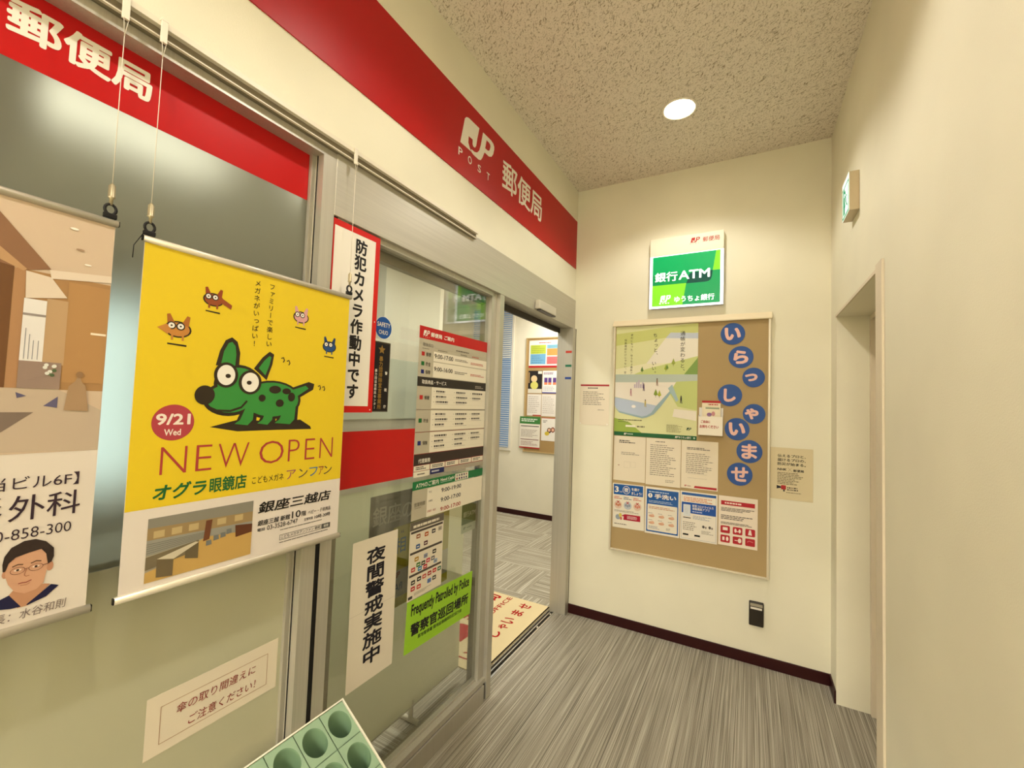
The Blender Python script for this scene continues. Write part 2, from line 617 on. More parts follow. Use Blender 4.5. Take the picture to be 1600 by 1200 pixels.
# ================================================================== the setting
CZ = 3.008
struct(boxes('floor', [(-1.32, 0.80, -5.5, 0.95, -0.05, 0.0), (-1.175, 0.80, 0.95, 2.93, -0.05, 0.0)], MAT_CARPET))
struct(boxes('floor_office', [(-4.3, -1.226, -1.2, 5.05, -0.05, 0.0)], MAT_TILES))
struct(boxes('ceiling', [(-1.32, 0.53, -5.5, 3.05, CZ, CZ + 0.05)], MAT_CEIL))
struct(boxes('wall_left', [(-1.32, -1.114, -5.5, 2.923, 2.2035, CZ), (-1.32, -1.114, -5.5, -0.90, 0, 2.2035)], MAT_WALL))
struct(boxes('wall_back', [(-1.217, 0.80, 2.923, 3.05, 0, CZ)], MAT_WALL))
struct(boxes('wall_right', [(0.392, 0.526, -5.5, 1.93, 0, CZ), (0.392, 0.526, 1.93, 2.758, 1.95, CZ), (0.392, 0.526, 2.758, 2.923, 0, CZ)], MAT_WALL))
struct(boxes('wall_front', [(-1.32, 0.53, -5.6, -5.5, 0, CZ)], MAT_WALL))
struct(boxes('baseboard_back', [(-1.099, 0.385, 2.914, 2.9229, 0, 0.062)], MAT_MAROON, bevel=0.002))
struct(boxes('baseboard_right', [(0.385, 0.3919, 2.76, 2.9229, 0, 0.062), (0.385, 0.3919, -5.49, 1.845, 0, 0.062)], MAT_MAROON))
# post office room behind the glass
struct(boxes('wall_office_back', [(-4.3, -1.05, 5.05, 5.15, 0, 2.86)], MAT_INWALL))
struct(boxes('wall_office_left', [(-4.4, -4.3, -1.2, 5.15, 0, 2.86)], MAT_INWALL))
struct(boxes('wall_office_right', [(-1.217, -1.05, 3.05, 5.05, 0, 2.86)], MAT_INWALL))
struct(boxes('wall_office_front', [(-4.4, -1.32, -1.3, -1.2, 0, 2.86)], MAT_INWALL))
struct(boxes('ceiling_office', [(-4.3, -1.32, -1.2, 5.05, 2.80, 2.86), (-1.32, -1.217, 3.05, 5.05, 2.80, 2.86)], MAT_INCEIL))
struct(boxes('baseboard_office', [(-4.29, -1.22, 5.040, 5.0499, 0, 0.062)], MAT_MAROON))
struct(boxes('wall_office_middle', [(-3.5, -3.0, 2.92, 3.73, 0, 2.80), (-3.5, -3.0, 3.73, 3.79, 0, 2.80, 1)], [M((196, 193, 176), 0.7), M((224, 220, 204), 0.5)]))

struct(boxes('trim_2', [(-1.95, -1.60, -0.70, 0.345, 2.07, 2.7999)], M((120, 104, 78), 0.6)))

# storefront window on the left: frosted pane in an aluminium frame
win = struct(empty('window_1', (-1.16, 0.0, 0.0)))
def kid(o, root):
    o.parent = root; o.matrix_parent_inverse = root.matrix_world.inverted() if False else Matrix.Translation(-root.location); return o
kid(boxes('window_frame', [
    (-1.20, -1.112, 0.812, 0.857, 0.0, 2.183), (-1.20, -1.112, -0.90, 0.812, 2.160, 2.183),
    (-1.20, -1.112, -0.90, 0.812, 0.0, 0.10), (-1.20, -1.112, -0.90, -0.85, 0.10, 2.160),
    (-1.158, -1.147, 0.798, 0.812, 0.10, 2.160), (-1.139, -1.137, 0.8095, 0.8122, 0.10, 2.160, 1)], [MAT_ALU, MAT_BLACK]), win)
kid(boxes('gasket', [(-1.20, -1.1195, 0.8571, 0.8779, 0.0, 1.995)], MAT_BLACK), win)
kid(boxes('frosted_pane', [(-1.166, -1.158, -0.85, 0.8118, 1.0701, 2.160)], MAT_FROST), win)
kid(boxes('frosted_pane', [(-1.166, -1.158, -0.85, 0.8118, 0.10, 1.07)], MAT_FROST_LOW), win)

# automatic door: header, fixed sidelight, sliding leaf parked behind it, jamb and floor track
dr = struct(empty('door_1', (-1.16, 1.9, 0.0)))
kid(boxes('header', [(-1.24, -1.110, 0.857, 2.9228, 1.995, 2.2034)], MAT_ALU_H, bevel=0.002), dr)
kid(boxes('header_track', [(-1.232, -1.205, 1.91, 2.86, 1.968, 1.9949), (-1.205, -1.20, 1.91, 2.86, 1.960, 1.9949)], M((52, 46, 40), 0.5)), dr)
sl = kid(boxes('sidelight_frame', [
    (-1.168, -1.119, 0.878, 0.919, 0.0, 1.9949), (-1.168, -1.112, 1.862, 1.903, 0.0, 1.9949), (-1.168, -1.132, 1.815, 1.862, 0.10, 1.9949),
    (-1.168, -1.119, 0.919, 1.862, 0.080, 0.102), (-1.165, -1.113, 0.919, 1.845, 0.0, 0.0765),
    (-1.168, -1.145, 0.919, 1.815, 0.102, 0.112), (-1.168, -1.125, 0.919, 1.815, 1.975, 1.9949),
    (-1.160, -1.121, 0.919, 1.862, 0.0764, 0.0801, 1), (-1.160, -1.121, 1.845, 1.862, 0.0, 0.08, 1)], [MAT_ALU, M((40, 36, 32), 0.6)]), dr)
kid(boxes('sidelight_glass', [(-1.156, -1.150, 0.9191, 1.8149, 0.1121, 1.9749)], MAT_GLASS), dr)
leaf = kid(boxes('sliding_leaf', [
    (-1.216, -1.186, 0.95, 0.99, 0.02, 2.0), (-1.216, -1.186, 1.842, 1.888, 0.02, 2.0),
    (-1.216, -1.186, 0.99, 1.842, 1.945, 2.0), (-1.216, -1.186, 0.99, 1.842, 0.02, 0.07)], MAT_ALU_D), dr)
g = boxes('leaf_glass', [(-1.204, -1.198, 0.99, 1.842, 0.07, 1.945)], MAT_GLASS); g.parent = leaf
kid(boxes('jamb', [(-1.217, -1.100, 2.862, 2.9229, 0.0, 1.9949), (-1.1003, -1.099, 2.914, 2.9229, 0.0, 1.9949, 1)], [MAT_ALU, M((96, 90, 80), 0.6)]), dr)
kid(boxes('floor_track', [(-1.186, -1.175, 0.95, 2.862, -0.05, 0.001), (-1.203, -1.186, 0.95, 2.862, -0.05, -0.012, 1),
                          (-1.210, -1.203, 0.95, 2.862, -0.05, 0.002), (-1.226, -1.210, 0.95, 2.862, -0.05, -0.006, 1)], [MAT_STEEL, M((34, 30, 26), 0.7)]), dr)
bm = bmesh.new()
for yy in (2.62, 2.83):
    tube(bm, [(-1.1945, yy, -0.013), (-1.1945, yy, 0.003)], [0.0085, 0.006], 12)
kid(obj('track_stud', bm, MAT_STEEL), dr)
# the inner side of the sidelight reaches down to the floor next to the sliding leaf
# painted steel door on the right
d2 = struct(empty('door_2', (0.40, 1.93, 0)))
kid(boxes('door_frame', [(0.384, 0.3918, 1.848, 1.93, 0.0, 1.975), (0.386, 0.3918, 1.93, 2.758, 1.95, 1.964), 
                         (0.526, 0.560, 2.735, 2.758, 0.0, 1.95), (0.526, 0.560, 1.93, 1.953, 0.0, 1.95), (0.526, 0.560, 1.953, 2.735, 1.925, 1.95)], MAT_DOOR, bevel=0.001), d2)
leaf2 = kid(boxes('door_leaf', [(0.5605, 0.600, 1.93, 2.758, 0.008, 1.95)], MAT_DOOR), d2)
bm = bmesh.new()
tube(bm, [(0.560, 2.02, 0.98), (0.520, 2.02, 0.98)], 0.011, 10); tube(bm, [(0.522, 2.02, 0.98), (0.522, 2.13, 0.98)], 0.009, 10)
kid(obj('door_handle', bm, MAT_STEEL), d2)

# picture rail along the top of the storefront
struct(boxes('trim_1', [(-1.1139, -1.101, -2.0, 1.605, 2.1845, 2.206, 1), (-1.1139, -1.0885, -2.0, 1.605, 2.206, 2.2155), (-1.1139, -1.104, -2.0, 1.605, 2.2155, 2.222, 1),
                        (-1.1139, -1.099, -2.0, 1.605, 2.222, 2.226), (-1.101, -1.094, -2.0, 1.605, 2.1845, 2.1875)], [M((226, 218, 198), 0.4), M((134, 124, 104), 0.6)]))  # darker second tone also paints the shade in the upper groove

# office window with its frame
w2 = struct(empty('window_2', (-3.1, 5.04, 0.82)))
kid(boxes('window_frame', [(-3.46, -2.775, 5.030, 5.0499, 0.82, 0.86), (-3.46, -3.43, 5.030, 5.0499, 0.86, 2.78), (-2.805, -2.775, 5.030, 5.0499, 0.86, 2.78), (-3.43, -2.805, 5.030, 5.0499, 2.75, 2.78)], M((226, 220, 206), 0.4)), w2)
kid(boxes('window_pane', [(-3.43, -2.805, 5.044, 5.0495, 0.86, 2.75)], M((118, 146, 178), 0.2, emit=0.45)), w2)
w3 = struct(empty('added_window', (-4.29, 1.3, 0.40)))  # window put in for the bright glow behind the frosted pane
kid(boxes('window_frame', [(-4.2999, -4.28, 0.98, 1.72, 0.40, 0.44), (-4.2999, -4.28, 0.98, 1.72, 2.11, 2.15), (-4.2999, -4.28, 0.98, 1.02, 0.44, 2.11), (-4.2999, -4.28, 1.68, 1.72, 0.44, 2.11)], M((226, 220, 206), 0.4)), w3)
kid(boxes('window_pane', [(-4.2995, -4.290, 1.02, 1.68, 0.44, 2.11)], M((206, 228, 236), 0.2, emit=5.0)), w3)
bm = bmesh.new()
zz = 0.875
while zz < 2.745:
    tilt = 0.0035 if zz < 2.05 else 0.011
    prism(bm, [(5.017, zz - tilt), (5.017, zz - tilt + 0.0016), (5.036, zz + tilt + 0.0016), (5.036, zz + tilt)], 'x', -3.425, -2.81)
    zz += 0.029
bl = obj('window_blind', bm, M((216, 214, 204), 0.4))
tag(bl, 'grey slatted window blind in the office window, seen past the door stile', 'blind')

# ================================================================== lamps
lampm = M((255, 238, 205), 0.5, emit=26.0)
trimm = M((244, 236, 220), 0.35, emit=0.0)


def downlight(x, y, label):
    root = empty('downlight', (x, y, CZ))
    bm = bmesh.new()
    prof = [(0.073, -0.0005), (0.076, -0.006), (0.081, -0.008), (0.086, -0.005), (0.087, -0.0005)]
    n = 40
    rings = [[bm.verts.new((r * math.cos(2 * math.pi * k / n), r * math.sin(2 * math.pi * k / n), z)) for k in range(n)] for r, z in prof]
    for a in range(len(rings)):
        A, B = rings[a], rings[(a + 1) % len(rings)]
        for k in range(n):
            bm.faces.new((A[k], A[(k + 1) % n], B[(k + 1) % n], B[k])).smooth = True
    obj('trim_ring', bm, trimm, root)
    bm = bmesh.new()
    bmesh.ops.create_cone(bm, cap_ends=True, segments=40, radius1=0.0725, radius2=0.0725, depth=0.002, matrix=Matrix.Translation((0, 0, -0.003)))
    obj('lens', bm, lampm, root)
    ld = bpy.data.lights.new('downlight_beam', 'SPOT'); ld.energy = SPOT_W; ld.color = WARM
    ld.spot_size = math.radians(134); ld.spot_blend = 0.42; ld.shadow_soft_size = 0.045
    lo = bpy.data.objects.new('downlight_beam', ld); COL.objects.link(lo); lo.parent = root; lo.location = (0, 0, -0.05)
    tag(root, label, 'downlight', 'ceiling downlights')


downlight(*LIGHT_SPOTS[0], 'round recessed downlight glowing in the textured ceiling before the end wall')
for k_, (x_, y_) in enumerate(LIGHT_SPOTS[1:]):
    downlight(x_, y_, ['round recessed downlight overhead, next along from the visible one', 'round recessed downlight behind the viewer', 'round recessed downlight farthest behind the viewer'][k_])

for k_, (x_, y_) in enumerate(PANELS):
    r_ = empty('ceiling_lamp', (x_, y_, 2.80))
    boxes('housing', [(-0.16, 0.16, -0.62, 0.62, -0.030, -0.0005)], M((232, 228, 216), 0.4), r_)
    boxes('diffuser', [(-0.145, 0.145, -0.60, 0.60, -0.036, -0.030)], M((255, 248, 232), 0.4, emit=(1.2, 3.0, 3.0)[k_]), r_)
    tag(r_, ['long fluorescent ceiling lamp behind the frosted window', 'long fluorescent ceiling lamp over the office counter', 'long fluorescent ceiling lamp near the office notice board'][k_], 'ceiling lamp', 'office ceiling lamps')

r_ = empty('ceiling_lamp', (FILL_LAMP[0], FILL_LAMP[1], CZ))  # added fixture around the unseen fill light
boxes('housing', [(-0.62, 0.62, -0.62, 0.62, -0.035, -0.0005)], M((232, 228, 216), 0.4), r_)
boxes('diffuser', [(-0.59, 0.59, -0.59, 0.59, -0.040, -0.035)], M((255, 248, 232), 0.4, emit=3.0), r_)
tag(r_, 'added square fill lamp, unseen on the corridor ceiling behind the viewer', 'ceiling lamp')

# ================================================================== red fascia sign and red film
p = LS('fascia_sign', -1.1139, -1.2, 2.431, 2.908, 2.778, t=0.004, col=(176, 16, 20), rough=0.42)
p.part('logo'); p.logo(1.467, 2.566, 0.276, 0.143, WHITE); p.end('white emblem of a solid block and a looped letter')
p.part('lettering')
p.text('郵便局', 1.83, 2.533, 2.304, 2.690, WHITE, 0.016); p.end('large white lettering')
p.part('lettering')
for ch, a in zip('POST', (1.457, 1.529, 1.608, 1.685)):
    p.text(ch, a, 2.507, a + (0.030 if ch in 'PO' else 0.027), 2.542, WHITE, 0.012)
p.end('small white lettering under the emblem')
p.done('long red fascia sign with white post office lettering under the ceiling', 'sign')

p = LS('window_film', -1.1579, -0.85, 2.022, 0.797, 2.1598, t=0.0004, col=(186, 18, 20), rough=0.3)
p.part('lettering'); p.text('郵便局', 0.199, 2.068, 0.412, 2.137, WHITE, 0.03); p.end('white lettering')
p.done('red film strip with white lettering across the top of the frosted window', 'window film')

p = LS('red_band', -1.1499, 0.9195, 1.143, 1.308, 1.330, t=0.0004, col=(192, 22, 18), rough=0.3)
p.done('plain red band stuck on the door sidelight beside the yellow poster', 'window film')

# ================================================================== hanging posters
RAIL = M((208, 200, 182), 0.35, 0.4)
BLK = M((22, 20, 20), 0.45)
WIREM = M((222, 214, 196), 0.4)


def picture_wire(y, ztop, zbot, label, x=-1.084, loose=None):
    root = empty('picture_wire', (x, y, 2.2))
    L = lambda pts: [(a - x, b - y, c - 2.2) for a, b, c in pts]
    bm = bmesh.new()
    bx(bm, *(-1.0879 - x, -1.0835 - x, -0.006, 0.006, 2.170 - 2.2, 2.217 - 2.2), bevel=0.001)
    bx(bm, *(-1.0985 - x, -1.0836 - x, -0.006, 0.006, 2.2175 - 2.2, 2.221 - 2.2))
    bx(bm, *(-1.0835 - x, -1.0785 - x, -0.004, 0.004, 2.168 - 2.2, 2.172 - 2.2))
    obj('rail_hook', bm, M((232, 224, 206), 0.4), root)
    bm = bmesh.new()
    tube(bm, L([(-1.081, y - 0.004, 2.172), (x, y, 2.135)]), 0.0006, 6); tube(bm, L([(-1.081, y + 0.004, 2.172), (x, y, 2.135)]), 0.0006, 6)
    tube(bm, L([(x, y, 2.135), (x, y, zbot + 0.062)]), 0.0008, 6)
    obj('wire', bm, WIREM, root)
    bm = bmesh.new()
    tube(bm, L([(x, y, zbot + 0.068), (x, y, zbot + 0.066), (x, y, zbot + 0.064), (x, y, zbot + 0.042), (x, y, zbot + 0.041), (x, y, zbot + 0.038), (x, y, zbot + 0.026)]), [0.003, 0.003, 0.0055, 0.0055, 0.0062, 0.003, 0.003], 12)
    obj('adjuster', bm, M((176, 164, 132), 0.35, 0.5), root)
    bm = bmesh.new()
    pts = [(x, y + 0.0085 * math.sin(t), zbot + 0.018 + 0.010 * math.cos(t)) for t in [2 * math.pi * k / 16 for k in range(17)]]
    tube(bm, L(pts), 0.0026, 8, cap=False)
    bx(bm, -0.004, 0.004, -0.010, 0.010, zbot - 2.2 + 0.0005, zbot - 2.2 + 0.010, bevel=0.0015)
    obj('clip', bm, BLK, root)
    if loose:
        bm = bmesh.new(); tube(bm, L([(x, y - 0.009, zbot + 0.004), (x + 0.004, y - 0.0085 - 0.3 * loose, zbot - loose * 0.5), (x + 0.012, y - 0.009 - 0.35 * loose, zbot - loose)]), 0.0009, 6)
        obj('wire_end', bm, BLK, root)
    tag(root, label, 'hanging wire', 'poster wires')


picture_wire(0.336, 2.2, 1.7690, 'thin hanging wire with black clip at the right end of the clinic poster rail')
picture_wire(0.399, 2.2, 1.7575, 'thin hanging wire with black clip at the top left of the yellow poster', loose=0.055)
picture_wire(0.905, 2.2, 1.7575, 'thin hanging wire with clip at the top right of the yellow poster')


def rails(p, y0, y1, ztop, zbot, dz=0.014):
    o = p.root
    for nm, z0, z1, e in (('top_rail', ztop - 0.002, ztop + dz - 0.002, 0.003), ('bottom_rail', zbot - dz, zbot + 0.002, 0.006)):
        bm = bmesh.new()
        ya, yb, za, zb = y0 - p.o[0] - e, y1 - p.o[0] + e, z0 - p.o[1], z1 - p.o[1]
        r = (zb - za) / 2
        prof = [(0.004 + 0.0062 * math.cos(t), (za + zb) / 2 + r * math.sin(t)) for t in [2 * math.pi * k / 12 for k in range(12)]]
        A = [bm.verts.new((ya, b, a - 0.003)) for a, b in prof]; B = [bm.verts.new((yb, b, a - 0.003)) for a, b in prof]
        for k in range(12):
            bm.faces.new((A[k], A[(k + 1) % 12], B[(k + 1) % 12], B[k])).smooth = True
        bm.faces.new(A); bm.faces.new(B[::-1])
        bx(bm, ya - 0.002, ya, za + 0.002, zb - 0.002, -0.002, 0.005, 1); bx(bm, yb, yb + 0.002, za + 0.002, zb - 0.002, -0.002, 0.005, 1)
        obj(nm, bm, [RAIL, BLK], o)


# --- yellow opening poster
YEL = (228, 198, 40)
DK = (52, 42, 30)
p = LS('hanging_poster', -1.0862, 0.393, 1.032, 0.910, 1.746, t=0.0006, col=(226, 216, 208), rough=0.4)
p.rect(0.3935, 1.1965, 0.9095, 1.746, YEL, 1)
rails(p, 0.393, 0.910, 1.746, 1.032)
p.part('dog_drawing')
DG = (58, 140, 62)
p.poly([(0.538, 1.362), (0.60, 1.350), (0.70, 1.350), (0.801, 1.349), (0.797, 1.357), (0.765, 1.376), (0.70, 1.372), (0.60, 1.378)], DK, 2)
for q_ in ([(0.542, 1.505), (0.549, 1.540), (0.560, 1.566), (0.574, 1.575), (0.587, 1.566), (0.595, 1.540), (0.594, 1.505)], [(0.630, 1.505), (0.650, 1.535), (0.668, 1.552), (0.680, 1.546), (0.677, 1.520), (0.664, 1.478)]):
    p.poly(q_, DK, 2)
p.poly([(0.553, 1.508), (0.558, 1.540), (0.567, 1.560), (0.575, 1.564), (0.583, 1.555), (0.586, 1.535), (0.585, 1.508)], DG, 3)
p.poly([(0.642, 1.507), (0.655, 1.527), (0.668, 1.541), (0.673, 1.538), (0.669, 1.517), (0.660, 1.490)], DG, 3)
p.ell(0.683, 1.428, 0.080, 0.050, DK, 2); p.ell(0.596, 1.463, 0.056, 0.048, DK, 2); p.ell(0.577, 1.427, 0.058, 0.040, DK, 2)
p.poly([(0.735, 1.462), (0.785, 1.481), (0.803, 1.476), (0.800, 1.460), (0.752, 1.432)], DK, 2)
for a_, b_ in ((0.600, 0.640), (0.655, 0.690), (0.700, 0.752)):
    p.poly([(a_ + 0.018, 1.43), (a_ - 0.004, 1.375), (a_ - 0.020, 1.362), (b_ - 0.012, 1.356), (b_ + 0.004, 1.372), (b_ + 0.006, 1.43)], DK, 2)
    p.poly([(a_ + 0.024, 1.428), (a_ + 0.004, 1.377), (a_ - 0.008, 1.368), (b_ - 0.017, 1.364), (b_ - 0.005, 1.377), (b_ - 0.002, 1.428)], DG, 4)
p.ell(0.683, 1.429, 0.073, 0.044, DG, 3); p.ell(0.597, 1.463, 0.049, 0.041, DG, 3); p.ell(0.578, 1.428, 0.051, 0.033, DG, 4)
p.poly([(0.738, 1.457), (0.776, 1.470), (0.785, 1.462), (0.752, 1.440)], DG, 4)
p.line([(0.528, 1.410), (0.55, 1.400), (0.58, 1.399), (0.605, 1.408), (0.618, 1.424)], 0.005, DK, 5)
for c_ in ((0.688, 1.455, 0.016, 0.010), (0.655, 1.432, 0.009, 0.009), (0.703, 1.420, 0.011, 0.010), (0.735, 1.437, 0.010, 0.012), (0.720, 1.452, 0.012, 0.008)):
    p.ell(c_[0], c_[1], c_[2], c_[3], DK, 5)
p.ell(0.523, 1.435, 0.021, 0.022, DK, 5)
p.ell(0.566, 1.484, 0.027, 0.030, DK, 5); p.ell(0.623, 1.470, 0.028, 0.030, DK, 5)
p.ell(0.566, 1.484, 0.020, 0.024, (240, 236, 226), 6); p.ell(0.623, 1.470, 0.021, 0.024, (240, 236, 226), 6)
p.ell(0.570, 1.482, 0.006, 0.005, DK, 7); p.ell(0.620, 1.469, 0.006, 0.005, DK, 7)
for a_, b_ in ((0.700, 1.538), (0.716, 1.532), (0.815, 1.470), (0.829, 1.468)):
    p.line([(a_, b_), (a_ + 0.006, b_ + 0.003), (a_ + 0.009, b_ - 0.004), (a_ + 0.006, b_ - 0.010)], 0.003, DK, 3)
p.end('green cartoon dog with black spots and round glasses')


def critter(cy, cz, s, body, ear):
    p.ell(cy, cz, 0.026 * s, 0.018 * s, DK, 2, 20); p.ell(cy, cz, 0.0225 * s, 0.015 * s, body, 3, 20)
    for e in (-1, 1):
        p.poly([(cy + e * 0.006 * s, cz + 0.012 * s), (cy + e * 0.016 * s, cz + 0.032 * s), (cy + e * 0.022 * s, cz + 0.030 * s), (cy + e * 0.020 * s, cz + 0.008 * s)], ear, 3)
        p.ell(cy + e * 0.0085 * s - 0.004, cz + 0.007 * s, 0.0085 * s, 0.0085 * s, DK, 4, 16); p.ell(cy + e * 0.0085 * s - 0.004, cz + 0.007 * s, 0.006 * s, 0.006 * s, (240, 236, 226), 5, 16)
        p.ell(cy + e * 0.0085 * s - 0.004, cz + 0.007 * s, 0.002 * s, 0.002 * s, DK, 6, 8)
    p.poly([(cy - 0.018 * s, cz - 0.034 * s), (cy + 0.018 * s, cz - 0.036 * s), (cy + 0.018 * s, cz - 0.032 * s), (cy - 0.018 * s, cz - 0.031 * s)], DK, 3)
    for e in (-1, 1):
        p.rect(cy + e * 0.010 * s - 0.002, cz - 0.024 * s, cy + e * 0.010 * s + 0.002, cz - 0.012 * s, body, 3)


p.part('animal_drawing'); critter(0.462, 1.575, 1.0, (196, 132, 62), (172, 104, 46)); p.poly([(0.424, 1.574), (0.440, 1.584), (0.450, 1.578), (0.444, 1.562)], (196, 132, 62), 4); p.end('small tan cartoon animal')
p.part('animal_drawing'); critter(0.528, 1.655, 0.85, (150, 78, 42), (150, 70, 36)); p.poly([(0.535, 1.655), (0.567, 1.640), (0.569, 1.650), (0.543, 1.664)], (150, 78, 42), 4); p.end('small rust brown cartoon animal')
p.part('animal_drawing'); critter(0.750, 1.657, 0.9, (214, 160, 160), (214, 160, 160)); p.end('small pink cartoon animal')
p.part('animal_drawing'); critter(0.846, 1.588, 0.9, (40, 78, 130), (34, 60, 104)); p.end('small blue cartoon animal')
p.part('date_badge')
p.ell(0.466, 1.374, 0.0395, 0.0385, (176, 66, 74), 2, 40)
bdg = p.end('round dusky red badge')
p.part('badge_lettering', bdg)
p.text('9/21', 0.434, 1.369, 0.498, 1.393, (240, 226, 214), 0.03); p.text('Wed', 0.450, 1.346, 0.481, 1.360, (240, 226, 214), 0.02)
p.end('pale date lettering')
p.part('headline_lettering')
MAG = (172, 62, 58)
for s_, a_, b_ in (('N', 0.447, 0.496), ('E', 0.514, 0.547), ('W', 0.560, 0.631), ('O', 0.657, 0.722), ('P', 0.735, 0.768), ('E', 0.785, 0.816), ('N', 0.832, 0.876)):
    p.text(s_, a_, 1.264, b_, 1.322, MAG, -0.018 if s_ != 'O' else -0.014)
p.end('thin dusky red headline letters')
p.part('shop_lettering')
p.text('オグラ', 0.438, 1.210, 0.540, 1.244, (28, 100, 50), 0.028, 0.15); p.text('眼鏡店', 0.546, 1.210, 0.629, 1.245, (28, 100, 50), 0.02)
p.text('こどもメガネ', 0.643, 1.217, 0.726, 1.235, INK, 0.0)
for ch, a_, c_ in zip('アンファン', (0.734, 0.770, 0.802, 0.832, 0.850), ((150, 70, 110), (60, 60, 70), (40, 110, 170), (150, 50, 60), (60, 60, 64))):
    p.text(ch, a_, 1.216, a_ + 0.027 - (0.010 if ch == 'ァ' else 0), 1.240, c_, -0.002)
p.end('green and coloured shop lettering')
p.part('slogan_lettering')
p.vtext('ファミリーで楽しい', 0.664, 1.728, 0.0165, DK, 0.005, 0.0185)
p.end('dark vertical slogan on the right')
p.part('slogan_lettering')
p.vtext('メガネがいっぱい！', 0.627, 1.728, 0.0165, DK, 0.005, 0.0190)
p.end('dark vertical slogan on the left')
p.part('address_lettering')
p.text('銀座三越店', 0.663, 1.139, 0.879, 1.168, INK, 0.022, 0.12)
p.text('銀座三越 新館', 0.664, 1.108, 0.752, 1.122, INK, 0.018, 0.1); p.text('10', 0.757, 1.108, 0.783, 1.127, INK, 0.01); p.text('階', 0.786, 1.108, 0.800, 1.122, INK, 0.01)
p.text('ベビー・子供用品', 0.806, 1.109, 0.880, 1.120, INK, 0.008)
p.text('電話', 0.664, 1.094, 0.684, 1.102, INK, 0.01); p.text('03-3528-6747', 0.689, 1.093, 0.775, 1.105, INK, 0.005); p.text('営業時間', 0.795, 1.093, 0.822, 1.101, INK); p.text('10時-20時', 0.828, 1.092, 0.880, 1.103, INK, 0.005)
p.frame(0.725, 1.058, 0.851, 1.072, 0.001, INK, 2); p.text('こどもメガネアンファン 銀座', 0.729, 1.061, 0.848, 1.070, INK, 0.004)
p.rect(0.853, 1.058, 0.882, 1.072, (90, 88, 86), 2); p.text('検索', 0.860, 1.061, 0.876, 1.069, WHITE)
p.fine(0.725, 1.083, 0.881, 1.087, 1, (120, 116, 110), 0.5, 3); p.fine(0.725, 1.050, 0.881, 1.054, 1, (100, 96, 92), 0.5, 4)
p.end('black address lettering')
p.part('shop_photograph')
T = lambda pts: [(0.434 + a * 0.216, 1.044 + b * 0.131) for a, b in pts]
p.poly(T([(0, 0), (1, 0), (1, 1), (0, 1)]), (170, 160, 140), 1)
p.poly(T([(0, 0.85), (1, 0.80), (1, 1), (0, 1)]), (138, 134, 122), 2)
p.poly(T([(0, 0.66), (1, 0.62), (1, 0.80), (0, 0.85)]), (156, 132, 92), 2)
p.poly(T([(0, 0.42), (0.52, 0.5), (1, 0.45), (1, 0.62), (0, 0.66)]), (150, 148, 138), 2)
p.poly(T([(0, 0), (1, 0), (1, 0.45), (0.52, 0.52), (0.10, 0.20), (0, 0.16)]), (196, 160, 92), 3)
for k in range(5):
    p.line(T([(0, 0.60 - 0.035 * k), (0.5, 0.60 - 0.02 * k)]), 0.0008, (100, 98, 92), 3)
for a_ in (0.05, 0.2, 0.35, 0.62, 0.8):
    p.poly(T([(a_, 0.68), (a_ + 0.09, 0.68), (a_ + 0.09, 0.79), (a_, 0.79)]), (190, 168, 122), 3)
p.poly(T([(0.51, 0.8), (0.57, 0.8), (0.55, 0.47), (0.49, 0.45)]), (110, 66, 42), 4)
p.poly(T([(0.81, 0.61), (1.0, 0.57), (1.0, 0.42), (0.82, 0.39)]), (96, 56, 34), 4)
p.poly(T([(0.0, 0.20), (0.45, 0.33), (0.45, 0.50), (0.0, 0.40)]), (120, 108, 84), 4)
p.poly(T([(0.09, 0.34), (0.42, 0.48), (0.45, 0.46), (0.23, 0.28)]), (206, 196, 172), 5)
p.poly(T([(0.09, 0.05), (0.23, 0.01), (0.23, 0.28), (0.09, 0.34)]), (112, 98, 72), 5)
p.poly(T([(0.33, 0.24), (0.45, 0.19), (0.45, 0.46), (0.33, 0.36)]), (104, 92, 68), 5)
for a_, b_ in ((0.52, 0.36), (0.59, 0.42), (0.66, 0.44), (0.72, 0.48)):
    p.poly(T([(a_, b_), (a_ + 0.055, b_ + 0.01), (a_ + 0.05, b_ + 0.09), (a_, b_ + 0.09)]), (118, 120, 118), 5)
p.end('photograph of a shop interior with wooden floor and counters')
p.done('yellow poster with a green cartoon dog hanging before the glass', 'poster')

# --- clinic poster
p = LS('hanging_poster', -1.0862, -0.172, 1.034, 0.346, 1.757, t=0.0006, col=(222, 212, 202), rough=0.4)
rails(p, -0.172, 0.346, 1.757, 1.034)
p.part('lobby_photograph')
p.rect(-0.172, 1.325, 0.3455, 1.757, (206, 184, 160), 1)
p.rect(-0.172, 1.436, 0.3455, 1.640, (168, 128, 84), 2)
p.poly([(-0.172, 1.34), (0.3455, 1.325), (0.3455, 1.40), (0.285, 1.437), (-0.172, 1.437)], (190, 172, 152), 2)
p.rect(0.221, 1.437, 0.2345, 1.640, (172, 130, 92), 3)
p.rect(-0.172, 1.437, 0.2205, 1.655, (112, 76, 46), 3)
p.poly([(-0.172, 1.757), (0.175, 1.757), (0.264, 1.648), (0.234, 1.639), (-0.172, 1.70)], (142, 104, 76), 4)
p.poly([(-0.172, 1.70), (0.17, 1.70), (0.235, 1.641), (0.231, 1.637), (0.19, 1.655), (-0.172, 1.655)], (184, 146, 106), 4)
p.poly([(0.234, 1.638), (0.265, 1.634), (0.287, 1.602), (0.236, 1.591)], (220, 204, 186), 5)
p.poly([(0.265, 1.632), (0.346, 1.645), (0.346, 1.658), (0.262, 1.647)], (222, 206, 188), 5)
p.rect(0.288, 1.45, 0.3455, 1.632, (178, 136, 88), 4)
p.rect(0.262, 1.48, 0.289, 1.596, (186, 154, 116), 5)
